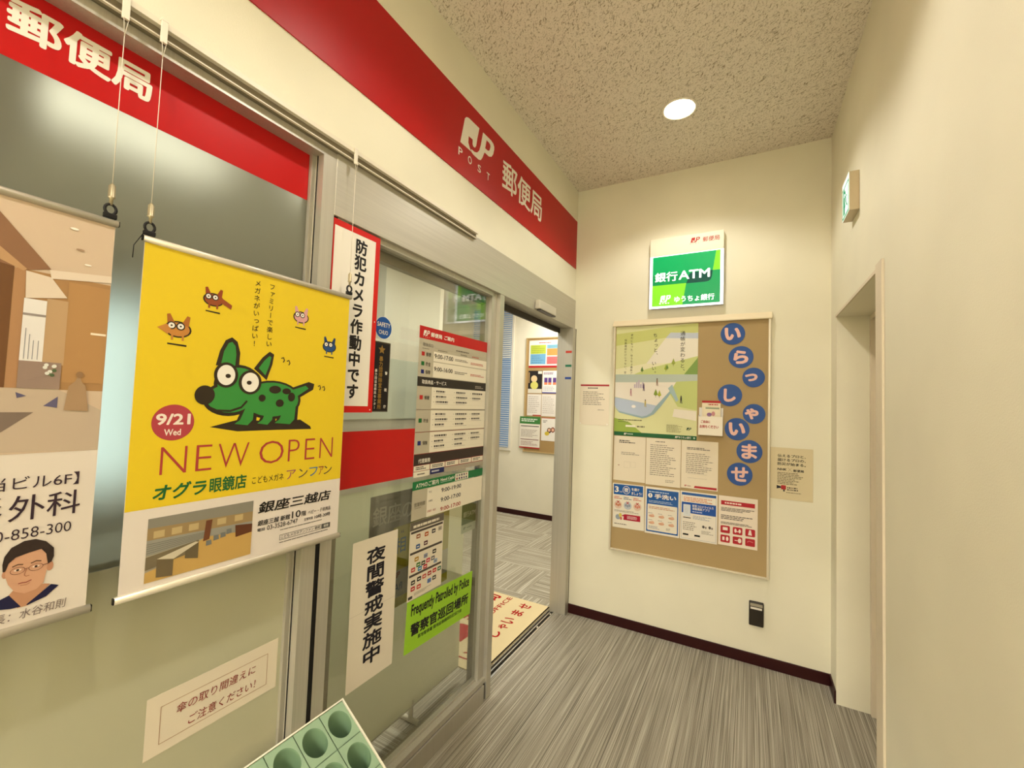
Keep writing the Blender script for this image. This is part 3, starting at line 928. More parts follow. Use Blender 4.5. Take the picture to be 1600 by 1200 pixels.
p.rect(0.2345, 1.484, 0.262, 1.591, (226, 222, 220), 6); p.rect(0.2345, 1.562, 0.262, 1.566, (150, 140, 136), 7)
for a_ in (0.239, 0.244, 0.249, 0.255):
    p.rect(a_, 1.487, a_ + 0.001, 1.52 + (a_ * 1000 % 3) * 0.01, (150, 150, 156), 7)
p.rect(0.2345, 1.437, 0.2865, 1.484, (150, 128, 116), 5)
p.ell(0.289, 1.731, 0.006, 0.002, (244, 238, 226), 6, 14); p.ell(0.311, 1.670, 0.005, 0.0015, (244, 238, 226), 6, 14); p.ell(0.299, 1.695, 0.006, 0.002, (170, 140, 112), 6, 14)
p.rect(0.322, 1.541, 0.344, 1.545, (240, 224, 200), 6)
for k in range(9):
    p.ell(0.272 + 0.006 * math.cos(k * 2.4), 1.470 + 0.009 * math.sin(k * 1.7), 0.003, 0.003, (222, 222, 214) if k % 3 else (86, 104, 70), 8, 10)
p.poly([(0.294, 1.400), (0.298, 1.443), (0.306, 1.452), (0.311, 1.468), (0.315, 1.452), (0.321, 1.444), (0.327, 1.398)], (168, 138, 106), 7)
p.ell(0.3115, 1.465, 0.005, 0.006, (150, 116, 82), 8, 14)
p.poly([(-0.172, 1.395), (0.257, 1.396), (0.221, 1.362), (-0.172, 1.362)], (126, 110, 98), 3)
p.poly([(0.268, 1.407), (0.2855, 1.424), (0.2855, 1.404)], (96, 92, 122), 4); p.poly([(0.234, 1.430), (0.247, 1.424), (0.236, 1.420)], (96, 92, 122), 4)
p.end('photograph of a brown and cream lobby')
p.part('portrait_photograph')
SK = (206, 158, 128)
p.poly([(0.251, 1.095), (0.288, 1.095), (0.296, 1.092), (0.270, 1.064), (0.258, 1.064), (0.246, 1.088)], (190, 140, 108), 2)
p.poly([(0.225, 1.080), (0.247, 1.089), (0.262, 1.065), (0.250, 1.0655), (0.232, 1.070)], (30, 30, 66), 3)
p.poly([(0.297, 1.091), (0.307, 1.086), (0.292, 1.0715), (0.270, 1.0648), (0.268, 1.066)], (30, 30, 66), 3)
p.ell(0.2405, 1.125, 0.0035, 0.0065, (196, 142, 112), 2, 14); p.ell(0.2935, 1.124, 0.0045, 0.0085, (196, 142, 112), 2, 14)
p.poly([(0.2405, 1.13), (0.243, 1.143), (0.251, 1.154), (0.266, 1.158), (0.280, 1.160), (0.287, 1.150), (0.2905, 1.130), (0.2895, 1.115), (0.287, 1.097), (0.279, 1.0885), (0.265, 1.086), (0.253, 1.093), (0.245, 1.107), (0.241, 1.121)], SK, 3)
p.poly([(0.2375, 1.130), (0.2365, 1.142), (0.238, 1.155), (0.245, 1.168), (0.2595, 1.176), (0.273, 1.176), (0.286, 1.169), (0.2965, 1.155), (0.2975, 1.140), (0.295, 1.131), (0.2905, 1.129), (0.2875, 1.147), (0.281, 1.157), (0.266, 1.1545), (0.251, 1.1505), (0.2435, 1.1425), (0.2405, 1.130)], (52, 40, 36), 5)
for a_ in (0.2545, 0.276):
    p.ell(a_, 1.1285, 0.0045, 0.0018, (236, 214, 198), 5, 14); p.ell(a_, 1.1285, 0.0019, 0.0018, (44, 30, 26), 6, 10)
    p.line([(a_ - 0.0065, 1.1355), (a_, 1.1380), (a_ + 0.006, 1.1362)], 0.0016, (84, 58, 46), 5)
    p.line([(a_ + 0.0085 * math.cos(t), 1.1275 + 0.0058 * math.sin(t)) for t in [2 * math.pi * k / 16 for k in range(16)]], 0.0007, (120, 80, 64), 7, closed=True)
p.line([(0.2630, 1.1285), (0.2675, 1.1285)], 0.0007, (120, 80, 64), 7); p.line([(0.2845, 1.1285), (0.2925, 1.1295)], 0.0009, (96, 66, 54), 7)
p.line([(0.2650, 1.128), (0.2628, 1.1175), (0.2650, 1.1150), (0.2690, 1.1155)], 0.0010, (166, 112, 86), 5)
p.line([(0.2565, 1.1052), (0.2610, 1.1055), (0.2655, 1.1048), (0.2720, 1.1070)], 0.0016, (158, 86, 76), 5); p.line([(0.259, 1.1015), (0.266, 1.1005), (0.270, 1.1025)], 0.001, (176, 122, 98), 5)
p.end('portrait photograph of a dark haired person in glasses and navy scrubs')
p.part('lettering')
NV = (52, 36, 48)
p.text('当ビル6F】', 0.212, 1.264, 0.3225, 1.287, NV, 0.0)
p.text('外科', 0.238, 1.211, 0.3265, 1.254, NV, 0.004); p.text('形', 0.190, 1.211, 0.231, 1.254, NV, 0.004)
p.text('0-858-300', 0.225, 1.180, 0.317, 1.198, NV, -0.004)
p.text('長：水谷和則', 0.232, 1.044, 0.3185, 1.060, (120, 104, 100), 0.0, 0.1)
p.end('dark plum lettering')
p.done('clinic poster with a lobby photograph hanging at the left edge', 'poster')

# --- umbrella notice on the frosted pane
p = LS('window_notice', -1.1579, 0.485, 0.625, 0.788, 0.758, t=0.0005, col=(226, 214, 194))
p.frame(0.512, 0.646, 0.760, 0.729, 0.0014, (176, 140, 112), 1)
MR = (140, 34, 36)
p.part('lettering'); p.text('傘の取り間違えに', 0.544, 0.694, 0.727, 0.716, MR, 0.0, 0.12); p.end('upper line of red lettering'); p.part('lettering'); p.text('ご注意ください！', 0.570, 0.655, 0.729, 0.677, MR, 0.0, 0.12); p.end('lower line of red lettering')
p.done('white notice with red lettering on the frosted glass below the posters', 'notice')

# ================================================================== signs on the door sidelight
p = LS('warning_sign', -1.1188, 0.8615, 1.394, 1.051, 1.990, t=0.003, col=(206, 26, 20), rough=0.4)
p.rect(0.866, 1.415, 1.031, 1.970, (238, 232, 220), 1)
p.ell(1.041, 1.403, 0.0022, 0.0022, WHITE, 1, 10); p.ell(1.042, 1.70, 0.0022, 0.0022, WHITE, 1, 10)
p.part('lettering'); p.vtext('防犯カメラ作動中です', 0.971, 1.957, 0.050, INK, 0.034, 0.0522, 1.0, slant=-0.0008); p.end('black vertical lettering')
p.done('tall white sign with a red border and black vertical lettering', 'sign')

p = LS('round_sticker', -1.1499, 1.077, 1.655, 1.158, 1.735, t=0.0003, base=False)
p.ell(1.1175, 1.695, 0.041, 0.041, (214, 214, 208), 0, 40); p.ell(1.1175, 1.695, 0.039, 0.039, (28, 84, 160), 1, 40)
p.text('SAFETY', 1.087, 1.698, 1.149, 1.714, WHITE, 0.015); p.text('CHUO', 1.096, 1.671, 1.139, 1.686, WHITE, 0.012)
p.done('round blue sticker with white lettering above the black plate', 'sticker')

p = LS('black_sticker', -1.1499, 1.076, 1.395, 1.156, 1.644, t=0.0004, col=(22, 18, 18))
p.frame(1.0775, 1.3965, 1.1545, 1.6425, 0.0022, (94, 82, 58), 1)
GO = (150, 116, 50)
st = []
for k in range(10):
    r_ = 0.017 if k % 2 == 0 else 0.008
    st.append((1.115 + r_ * math.sin(k * math.pi / 5), 1.616 + r_ * math.cos(k * math.pi / 5)))
p.ell(1.115, 1.616, 0.006, 0.006, GO, 2, 12)
for k in range(10):
    p.poly([(1.115, 1.616), st[k], st[(k + 1) % 10]], GO, 1)
p.vtext('暴力団排除宣言事業所', 1.113, 1.593, 0.0185, GO, 0.03, 0.0190)
p.vtext('警視庁', 1.140, 1.540, 0.0125, WHITE, 0.02, 0.0600)
p.vtext('暴力団追放都民センター', 1.092, 1.546, 0.0115, WHITE, 0.02, 0.0130)
p.done('narrow black plate with gold star and gold vertical lettering', 'sticker')

# --- big opening hours directory
PALE = (186, 178, 156)
OFFW = (234, 226, 206)
p = LS('information_sign', -1.1499, 1.309, 0.966, 1.812, 1.740, t=0.0004, base=False, rough=0.4)
XR = 1.812
K = lambda y: 1.309 + (y - 1.309) * (XR - 1.309) / (1.862 - 1.309)
p.rect(1.309, 1.183, XR, 1.690, PALE, 0); p.rect(1.309, 0.968, 1.41, 1.086, PALE, 0)
p.part('red_header'); p.rect(1.309, 1.690, XR, 1.740, (190, 24, 26), 1)
p.logo(1.331, 1.703, 0.040, 0.022, WHITE); p.text('郵便局', K(1.385), 1.703, K(1.466), 1.722, WHITE, 0.03); p.text('ご案内', K(1.482), 1.703, K(1.559), 1.722, WHITE, 0.03)
for k, ch in enumerate('POST'):
    p.text(ch, 1.331 + k * 0.011, 1.696, 1.335 + k * 0.011, 1.700, WHITE)
p.end('red header strip with white lettering')
p.part('hours_panel')
p.rect(K(1.411), 1.605, XR, 1.645, OFFW, 1); p.rect(K(1.411), 1.539, XR, 1.601, OFFW, 1)
p.text('9:00-17:00', K(1.417), 1.618, K(1.558), 1.637, INK, 0.012); p.text('9:00-16:00', K(1.417), 1.565, K(1.557), 1.583, INK, 0.012)
p.text('取扱窓口', 1.333, 1.660, K(1.403), 1.674, (110, 102, 92)); p.fine(1.330, 1.648, K(1.403), 1.654, 1, (140, 132, 118), 0.5, 1)
for nm, z_, c_ in (('郵便', 1.621, (190, 36, 34)), ('貯金', 1.582, (20, 104, 48)), ('保険', 1.549, (24, 34, 110))):
    p.rect(1.327, z_, 1.345, z_ + 0.016, c_, 1); p.text(nm, 1.354, z_ - 0.001, K(1.392), z_ + 0.016, (70, 64, 58), 0.01)
p.fine(K(1.575), 1.620, K(1.69), 1.632, 2, (120, 112, 104), 0.5, 5); p.fine(K(1.575), 1.563, K(1.69), 1.576, 2, (120, 112, 104), 0.5, 6)
p.fine(K(1.71), 1.616, K(1.84), 1.628, 2, (190, 90, 80), 0.5, 7); p.fine(K(1.71), 1.562, K(1.84), 1.574, 2, (190, 90, 80), 0.5, 8)
p.fine(K(1.44), 1.650, K(1.54), 1.657, 1, (120, 112, 100), 0.5, 9); p.fine(K(1.58), 1.664, K(1.70), 1.672, 1, (110, 100, 90), 0.6, 10); p.fine(K(1.62), 1.650, K(1.70), 1.657, 1, (120, 112, 100), 0.5, 11); p.fine(K(1.72), 1.650, K(1.82), 1.658, 1, (190, 90, 80), 0.5, 12)
p.rect(K(1.42), 1.6595, K(1.85), 1.6602, (160, 150, 130), 1)
p.end()
p.part('services_panel')
p.rect(1.309, 1.498, XR, 1.536, (46, 40, 36), 1); p.text('取扱商品・サービス', 1.336, 1.508, K(1.513), 1.525, WHITE, 0.012); p.fine(K(1.76), 1.506, K(1.85), 1.520, 2, (200, 190, 170), 0.4, 13)
for z0_, z1_, nm, c_, sd in ((1.409, 1.497, '郵便', (190, 36, 34), 21), (1.318, 1.402, '貯金', (20, 104, 48), 22), (1.228, 1.312, '保険', (24, 34, 110), 23)):
    p.rect(K(1.408), z0_, XR, z1_, OFFW, 1)
    p.rect(1.326, (z0_ + z1_) / 2 - 0.008, 1.345, (z0_ + z1_) / 2 + 0.009, c_, 1); p.text(nm, 1.355, (z0_ + z1_) / 2 - 0.008, K(1.393), (z0_ + z1_) / 2 + 0.008, (70, 64, 58), 0.008)
    for k, a_ in enumerate((1.44, 1.595, 1.735)):
        for r_ in range(3 if k < 2 else 2):
            zz_ = z1_ - 0.016 - r_ * 0.022
            p.fine(K(a_), zz_ - 0.005, K(a_ + 0.10), zz_ + 0.005, 1, (70, 64, 60), 0.75, sd + k * 7 + r_); p.fine(K(a_), zz_ - 0.010, K(a_ + 0.10), zz_ - 0.007, 1, (160, 152, 140), 0.5, sd + k * 5 + r_)
            p.rect(K(a_ - 0.018), zz_ - 0.002, K(a_ - 0.012), zz_ + 0.001, (170, 160, 146), 2)
    for r_ in range(3):
        p.rect(K(1.43), z1_ - 0.027 - r_ * 0.022, K(1.85), z1_ - 0.0275 - r_ * 0.022, (200, 190, 172), 2)
for z_, c_ in ((1.4045, (120, 106, 92)), (1.314, (140, 40, 34))):
    p.rect(1.309, z_ - 0.001, XR, z_ + 0.001, c_, 2)
p.end()
p.part('agency_panel')
p.rect(1.309, 1.183, XR, 1.226, (54, 42, 36), 1); p.rect(1.309, 1.2255, XR, 1.228, (130, 30, 26), 1); p.text('代理業務', 1.335, 1.190, K(1.418), 1.208, WHITE, 0.012)
p.rect(1.309, 1.137, XR, 1.183, (170, 160, 142), 0)
for k in range(5):
    a_ = K(1.310 + 0.1105 * k)
    p.rect(a_ - 0.001, 1.157, a_ + 0.0985, 1.184, (140, 44, 40), 1); p.rect(a_ + 0.001, 1.160, a_ + 0.0965, 1.181, OFFW, 2); p.fine(a_ + 0.012, 1.164, a_ + 0.088, 1.178, 2, (60, 54, 52), 0.6, 40 + k, 3)
p.rect(K(1.311), 1.136, K(1.417), 1.158, OFFW, 2); p.fine(K(1.335), 1.144, K(1.39), 1.150, 1, (70, 64, 60), 0.8, 46, 3)
p.rect(K(1.421), 1.138, K(1.524), 1.160, (26, 34, 92), 2); p.fine(K(1.432), 1.145, K(1.515), 1.153, 1, (206, 206, 214), 0.8, 47, 3)
p.end()
p.part('cash_machine_panel')
p.rect(1.309, 1.086, XR, 1.120, (22, 116, 62), 1); p.rect(K(1.408), 0.967, XR, 1.083, OFFW, 1)
p.text('ATMのご案内', 1.328, 1.092, K(1.487), 1.113, WHITE, 0.012); p.text('Need Cash?', K(1.501), 1.100, K(1.610), 1.112, WHITE, 0.02); p.fine(K(1.501), 1.094, K(1.600), 1.097, 1, (200, 220, 205), 0.6, 50)
p.rect(K(1.615), 1.088, K(1.728), 1.118, OFFW, 2)
for k in range(10):
    a_ = K(1.625 + (k % 5) * 0.020); z_ = 1.105 if k < 5 else 1.091
    p.rect(a_, z_, a_ + 0.010, z_ + 0.009, [(150, 150, 150), (120, 120, 130), (60, 60, 60), (80, 80, 100), (170, 120, 110), (130, 40, 40), (30, 40, 90), (30, 30, 80), (110, 110, 120), (50, 60, 80)][k], 3)
p.text('9:00-19:00', K(1.510), 1.052, K(1.667), 1.070, (30, 34, 52), 0.014); p.text('9:00-17:00', K(1.508), 1.012, K(1.667), 1.030, (30, 34, 52), 0.014); p.text('9:00-17:00', K(1.507), 0.973, K(1.669), 0.990, (170, 30, 34), 0.014)
p.text('平日', K(1.418), 1.062, K(1.438), 1.070, (110, 100, 96)); p.text('土曜日', K(1.418), 1.026, K(1.446), 1.034, (50, 52, 66)); p.text('日曜日・祝日', K(1.414), 0.984, K(1.472), 0.993, (180, 60, 56))
p.text('営業時間', 1.324, 1.020, K(1.395), 1.036, (96, 90, 80)); p.fine(1.326, 1.012, K(1.39), 1.016, 1, (130, 122, 110), 0.5, 51)
p.end()
p.done('large opening hours directory with red header on the door sidelight', 'sign')

# --- card payment sheet
p = LS('payment_notice', -1.1499, 1.307, 0.660, 1.517, 0.962, t=0.0005, col=(228, 218, 198))
p.rect(1.307, 0.930, 1.517, 0.962, (98, 90, 78), 1); p.fine(1.325, 0.938, 1.50, 0.949, 1, (226, 216, 196), 0.9, 60, 2)
for z_ in (0.917, 0.836, 0.750):
    p.rect(1.313, z_, 1.511, z_ + 0.009, (70, 62, 56), 1)
CARD = [(1.345, 0.893, (150, 90, 60)), (1.395, 0.890, (176, 80, 30)), (1.440, 0.892, (60, 54, 60)), (1.482, 0.893, (170, 160, 146)), (1.345, 0.853, (46, 84, 140)), (1.392, 0.855, (90, 50, 60)),
        (1.340, 0.805, (176, 134, 50)), (1.395, 0.803, (140, 146, 168)), (1.450, 0.806, (40, 36, 40)), (1.322, 0.768, (196, 70, 66)), (1.352, 0.780, (60, 120, 50)), (1.382, 0.778, (50, 54, 44)), (1.412, 0.780, (200, 60, 80)), (1.442, 0.780, (110, 106, 110)),
        (1.362, 0.762, (50, 130, 176)), (1.395, 0.760, (186, 40, 60)), (1.460, 0.764, (150, 170, 196)),
        (1.325, 0.718, (50, 46, 44)), (1.360, 0.722, (34, 32, 32)), (1.392, 0.722, (200, 90, 80)), (1.424, 0.724, (170, 40, 40)), (1.456, 0.726, (196, 36, 46)), (1.488, 0.724, (60, 110, 84)), (1.325, 0.694, (186, 50, 56)), (1.360, 0.692, (196, 70, 66)), (1.424, 0.694, (90, 124, 190)), (1.456, 0.696, (70, 70, 64))]
for a_, z_, c_ in CARD:
    p.rrect(a_, z_, a_ + 0.024, z_ + 0.017, 0.003, c_, 1); p.rect(a_ + 0.005, z_ + 0.006, a_ + 0.019, z_ + 0.010, OFFW if sum(c_) < 380 else (120, 112, 104), 2)
p.fine(1.345, 0.672, 1.45, 0.684, 3, (150, 142, 130), 0.4, 61); p.rect(1.312, 0.666, 1.336, 0.677, (60, 56, 52), 1)
p.done('white sheet of small coloured payment marks below the opening hours directory', 'notice')

# --- night patrol paper and police sheet
p = LS('night_patrol_notice', -1.1499, 1.030, 0.467, 1.240, 0.957, t=0.0005, col=(228, 218, 200))
p.rect(1.030, 0.7118, 1.240, 0.7126, (190, 178, 158), 1)
p.part('lettering'); p.vtext('夜間警戒実施中', 1.1365, 0.920, 0.0545, (26, 24, 34), 0.035, 0.0575, 1.65); p.end('heavy black vertical lettering')
p.done('tall white paper with heavy black vertical lettering on the sidelight', 'notice')

p = Sheet('police_notice', (-1.1499, 1.302, 0.463), LEFT, 0.448, 0.196, t=0.0006, col=(156, 206, 48), rot=math.radians(-2.4))
p.part('lettering')
p.text('Frequently Patrolled by Police', 0.026, 0.121, 0.424, 0.180, INK, 0.025)
p.text('警察官巡回場所', 0.028, 0.056, 0.424, 0.104, INK, 0.028)
p.text('築地警察署 築地金融機関防犯協力会', 0.075, 0.034, 0.375, 0.050, (40, 60, 30), 0.006)
p.end('black lettering')
p.done('lime green police patrol notice tilted on the sidelight', 'notice')

# --- door sensor above the opening
r_ = empty('door_sensor', (-1.11, 2.38, 2.03))
boxes('housing', [(0.0003, 0.030, -0.125, 0.125, -0.026, 0.026)], M((206, 200, 184), 0.4), r_, bevel=0.006)
boxes('lens', [(0.004, 0.029, -0.105, 0.118, -0.032, -0.0262)], M((40, 34, 30), 0.3), r_)
tag(r_, 'small grey motion sensor on the door header above the opening', 'sensor')
for nm, z_, c_, lab in (('jamb_tape', 1.815, (192, 60, 44), 'red strip of tape on the door jamb, topmost of three'), ('jamb_tape', 1.716, (30, 112, 84), 'green strip of tape on the door jamb, middle of three'), ('jamb_tape', 1.628, (44, 70, 140), 'blue strip of tape on the door jamb, lowest of three')):
    o = boxes(nm, [(-1.152, -1.106, 2.8612, 2.8618, z_, z_ + 0.016)], M(c_, 0.5)); tag(o, lab, 'tape', 'height marks on the jamb')

# ================================================================== end wall
# lit sign
LX0, LX1 = -0.584, -0.147
r_ = empty('cash_machine_sign', ((LX0 + LX1) / 2, 2.9228, 2.092))
cx_ = (LX0 + LX1) / 2
boxes('housing', [(LX0 - cx_ + 0.004, LX1 - cx_ - 0.004, -0.036, 0.0, 0.004, 0.440)], M((150, 146, 136), 0.4, 0.3), r_)
boxes('cap', [(LX0 - cx_, LX1 - cx_, -0.043, 0.0, 0.345, 0.4605)], M((240, 230, 206), 0.4), r_, bevel=0.002)
p = Sheet('cap_lettering', (LX0 - cx_, -0.043, 0.0), BACK, 0.437, 0.46, t=0.0002, base=False, parent=r_); p.o = (LX0, 2.092)
RD = (178, 36, 28)
p.logo(-0.337, 2.497, 0.054, 0.031, RD); p.text('郵便局', -0.266, 2.493, -0.171, 2.524, RD, 0.005)
for k, ch in enumerate('POST'):
    p.text(ch, -0.340 + k * 0.0155, 2.487, -0.334 + k * 0.0155, 2.4925, (170, 120, 100))
p.done(None, None)
p = Sheet('lit_panel', (LX0 - cx_, -0.0362, 0.0), BACK, 0.437, 0.343, t=0.005, base=False, parent=r_, rough=0.25); p.o = (LX0, 2.092)
p.emit = 1.05
bx(p.bm, 0, 0.437, 0, 0.344, 0, 0.005, p.mi((238, 244, 255)))
p.emit = 0.62
G1, G2, LM, TL = (10, 150, 84), (18, 156, 84), (122, 206, 42), (0, 66, 56)
p.rect(-0.566, 2.106, -0.165, 2.431, G1, 1)
p.poly([(-0.566, 2.106), (-0.380, 2.106), (-0.359, 2.243), (-0.566, 2.243)], LM, 2)
p.poly([(-0.380, 2.106), (-0.165, 2.106), (-0.165, 2.309), (-0.345, 2.309), (-0.359, 2.243)], (14, 142, 80), 2)
p.poly([(-0.566, 2.243), (-0.359, 2.243), (-0.350, 2.309), (-0.566, 2.309)], (6, 132, 70), 2)
p.poly([(-0.207, 2.309), (-0.165, 2.309), (-0.165, 2.431), (-0.189, 2.431)], LM, 2)
p.poly([(-0.359, 2.240), (-0.250, 2.240), (-0.230, 2.243), (-0.218, 2.253), (-0.212, 2.268), (-0.207, 2.309), (-0.325, 2.309), (-0.340, 2.300)], TL, 3)
p.emit = 1.0
WL = (246, 252, 250)
p.part('lettering')
p.text('銀行', -0.551, 2.264, -0.412, 2.326, WL, 0.018, l=4); p.text('ATM', -0.405, 2.268, -0.223, 2.324, WL, 0.022, l=4)
p.end('large white lettering'); p.part('logo'); p.logo(-0.517, 2.131, 0.066, 0.043, WL, 4)
for k, ch in enumerate('BANK'):
    p.text(ch, -0.520 + k * 0.0175, 2.119, -0.510 + k * 0.0175, 2.127, WL, 0.03, l=4)
p.end('white bank emblem'); p.part('lettering'); p.text('ゆうちょ銀行', -0.428, 2.124, -0.196, 2.163, WL, 0.016, l=4); p.end('small white lettering')
p.done(None, None)
tag(r_, 'lit green cash machine sign with cream cap on the end wall', 'sign')

# bulletin board
bd = empty('bulletin_board', (-0.35, 2.9228, 0.495))
BXX = -0.35
FR = M((214, 204, 180), 0.4, 0.25)
boxes('cork_panel', [(-0.806 - BXX, 0.092 - BXX, -0.017, 0.0, 0.012, 1.500)], wall_mat('tan_board_cloth', (176, 152, 108), 0.15, 500), bd)
for nm, b_ in (('frame_bar', (-0.818, -0.806, 0.495, 2.0)), ('frame_bar', (0.092, 0.104, 0.495, 2.0)), ('frame_bar', (-0.806, 0.092, 0.495, 0.507))):
    boxes(nm, [(b_[0] - BXX, b_[1] - BXX, -0.028, 0.0, b_[2] - 0.495, b_[3] - 0.495)], FR, bd, bevel=0.0015)
bm = bmesh.new()
prism(bm, [(0.0, 1.505), (-0.030, 1.494), (-0.034, 1.497), (-0.034, 1.503), (-0.012, 1.537), (0.0, 1.537)], 'x', -0.824 - BXX, 0.110 - BXX)
obj('top_lip', bm, M((228, 214, 182), 0.5), bd)
tag(bd, 'tan bulletin board with thin metal frame on the end wall', 'bulletin board')
YB = 2.9046

p = BS('bank_poster', YB, -0.802, 1.255, -0.286, 1.988, t=0.0006, col=(222, 218, 190), rough=0.45)
p.part('illustration')
p.rect(-0.802, 1.281, -0.286, 1.988, (214, 214, 160), 1)
p.poly([(-0.802, 1.70), (-0.58, 1.74), (-0.286, 1.80), (-0.286, 1.66), (-0.802, 1.66)], (226, 222, 186), 2)
p.poly([(-0.802, 1.94), (-0.286, 1.988), (-0.286, 1.93), (-0.50, 1.90), (-0.802, 1.86)], (196, 200, 120), 2)
p.poly([(-0.45, 1.935), (-0.286, 1.925), (-0.286, 1.89), (-0.48, 1.90)], (186, 194, 206), 3)
p.poly([(-0.48, 1.90), (-0.286, 1.89), (-0.286, 1.74), (-0.40, 1.74), (-0.60, 1.735)], (228, 222, 206), 3)
p.poly([(-0.60, 1.70), (-0.286, 1.78), (-0.286, 1.665), (-0.70, 1.655)], (194, 204, 128), 3)
p.poly([(-0.365, 1.665), (-0.286, 1.77), (-0.286, 1.665)], (120, 152, 70), 4)
p.rect(-0.802, 1.612, -0.286, 1.665, (180, 192, 180), 4)
p.poly([(-0.802, 1.612), (-0.41, 1.615), (-0.445, 1.565), (-0.53, 1.46), (-0.802, 1.515)], (230, 222, 208), 4)
p.poly([(-0.41, 1.618), (-0.286, 1.625), (-0.286, 1.44), (-0.40, 1.46), (-0.45, 1.545)], (190, 200, 122), 5)
p.poly([(-0.802, 1.512), (-0.53, 1.462), (-0.56, 1.415), (-0.59, 1.395), (-0.62, 1.388), (-0.77, 1.418), (-0.795, 1.44), (-0.802, 1.455)], (178, 190, 208), 6)
p.poly([(-0.53, 1.462), (-0.445, 1.562), (-0.43, 1.562), (-0.50, 1.46), (-0.545, 1.405), (-0.59, 1.383), (-0.62, 1.376), (-0.77, 1.408), (-0.80, 1.44), (-0.77, 1.418), (-0.62, 1.388), (-0.59, 1.395), (-0.56, 1.415)], (148, 172, 178), 7)
p.poly([(-0.46, 1.575), (-0.435, 1.60), (-0.395, 1.50), (-0.41, 1.49)], (160, 184, 186), 8)
p.poly([(-0.42, 1.445), (-0.29, 1.435), (-0.29, 1.375), (-0.43, 1.395)], (230, 222, 204), 8)
p.ell(-0.675, 1.452, 0.014, 0.010, (236, 230, 222), 8, 16)
p.poly([(-0.802, 1.281), (-0.62, 1.281), (-0.70, 1.345), (-0.802, 1.372)], (150, 172, 72), 6)
for a_, z_, s_, c_ in ((-0.625, 1.690, 1.0, (86, 122, 50)), (-0.475, 1.700, 1.1, (150, 170, 50)), (-0.468, 1.705, 0.9, (96, 128, 50)), (-0.430, 1.735, 1.2, (150, 164, 60)), (-0.535, 1.535, 1.3, (128, 150, 44)), (-0.512, 1.530, 1.2, (170, 176, 50))):
    p.poly([(a_ - 0.010 * s_, z_), (a_, z_ + 0.028 * s_), (a_ + 0.010 * s_, z_), (a_, z_ - 0.008 * s_)], c_, 8); p.rect(a_ - 0.001, z_ - 0.015 * s_, a_ + 0.001, z_, (110, 92, 56), 8)
for a_, z_, c_ in ((-0.695, 1.53, (176, 120, 130)), (-0.612, 1.565, (70, 44, 84)), (-0.528, 1.60, (140, 110, 90)), (-0.600, 1.46, (190, 170, 90)), (-0.380, 1.49, (30, 30, 34))):
    p.ell(a_, z_ + 0.036, 0.0035, 0.0045, (70, 54, 50), 9, 10); p.poly([(a_ - 0.005, z_ + 0.010), (a_ + 0.005, z_ + 0.010), (a_ + 0.004, z_ + 0.032), (a_ - 0.004, z_ + 0.032)], c_, 9); p.poly([(a_ - 0.005, z_ - 0.008), (a_ - 0.001, z_ - 0.008), (a_ + 0.001, z_ + 0.011), (a_ - 0.004, z_ + 0.011)], c_, 9); p.poly([(a_ + 0.003, z_ - 0.010), (a_ + 0.007, z_ - 0.010), (a_ + 0.005, z_ + 0.011), (a_ + 0.001, z_ + 0.011)], c_, 9)
for k in range(5):
    p.rect(-0.675 + k * 0.013, 1.575, -0.665 + k * 0.013, 1.60 + (k % 3) * 0.014, (190, 176, 190), 8)
p.end('painted landscape with small figures and trees on a telephone')
p.part('lettering')
p.vtext('通帳が変わると、', -0.376, 1.942, 0.031, DK, 0.008, 0.0345)
p.end('dark vertical lettering on the right')
p.part('lettering')
p.vtext('ちょっと、', -0.545, 1.936, 0.029, DK, 0.008, 0.0325, slant=0.0012); p.vtext('いい。', -0.550, 1.752, 0.029, DK, 0.008, 0.0325)
p.end('dark vertical lettering in the middle')
p.part('lettering')
p.vtext('便利になった、ゆうちょ通帳アプリ', -0.696, 1.938, 0.0165, DK, 0.0, 0.0197); p.vtext('残高確認だけじゃない、送金も資産管理も', -0.737, 1.904, 0.0165, DK, 0.0, 0.0197)
p.end('small dark vertical lettering on the left')
p.part('footer'); p.rect(-0.802, 1.255, -0.286, 1.281, (24, 92, 50), 2); p.text('ゆうちょ銀行', -0.390, 1.261, -0.318, 1.275, WHITE, 0.01); p.logo(-0.412, 1.262, 0.019, 0.012, WHITE); p.ell(-0.300, 1.268, 0.006, 0.006, (170, 190, 160), 3, 14)
p.logo(-0.735, 1.262, 0.019, 0.012, WHITE); p.fine(-0.712, 1.265, -0.66, 1.272, 1, (200, 214, 200), 0.8, 70, 3)
p.rect(-0.725, 1.315, -0.66, 1.328, (232, 226, 206), 7); p.fine(-0.65, 1.314, -0.565, 1.327, 1, (110, 104, 84), 0.7, 71, 7); p.fine(-0.465, 1.295, -0.365, 1.345, 7, (160, 158, 116), 0.5, 72, 7); p.fine(-0.775, 1.357, -0.62, 1.366, 1, (90, 90, 60), 0.6, 73, 7); p.fine(-0.775, 1.345, -0.68, 1.351, 1, (90, 90, 60), 0.6, 74, 7); p.logo(-0.345, 1.314, 0.028, 0.017, (20, 60, 40), 7)
p.end('dark green footer strip')
p.done('large pale green bank poster with vertical lettering on the bulletin board', 'poster')

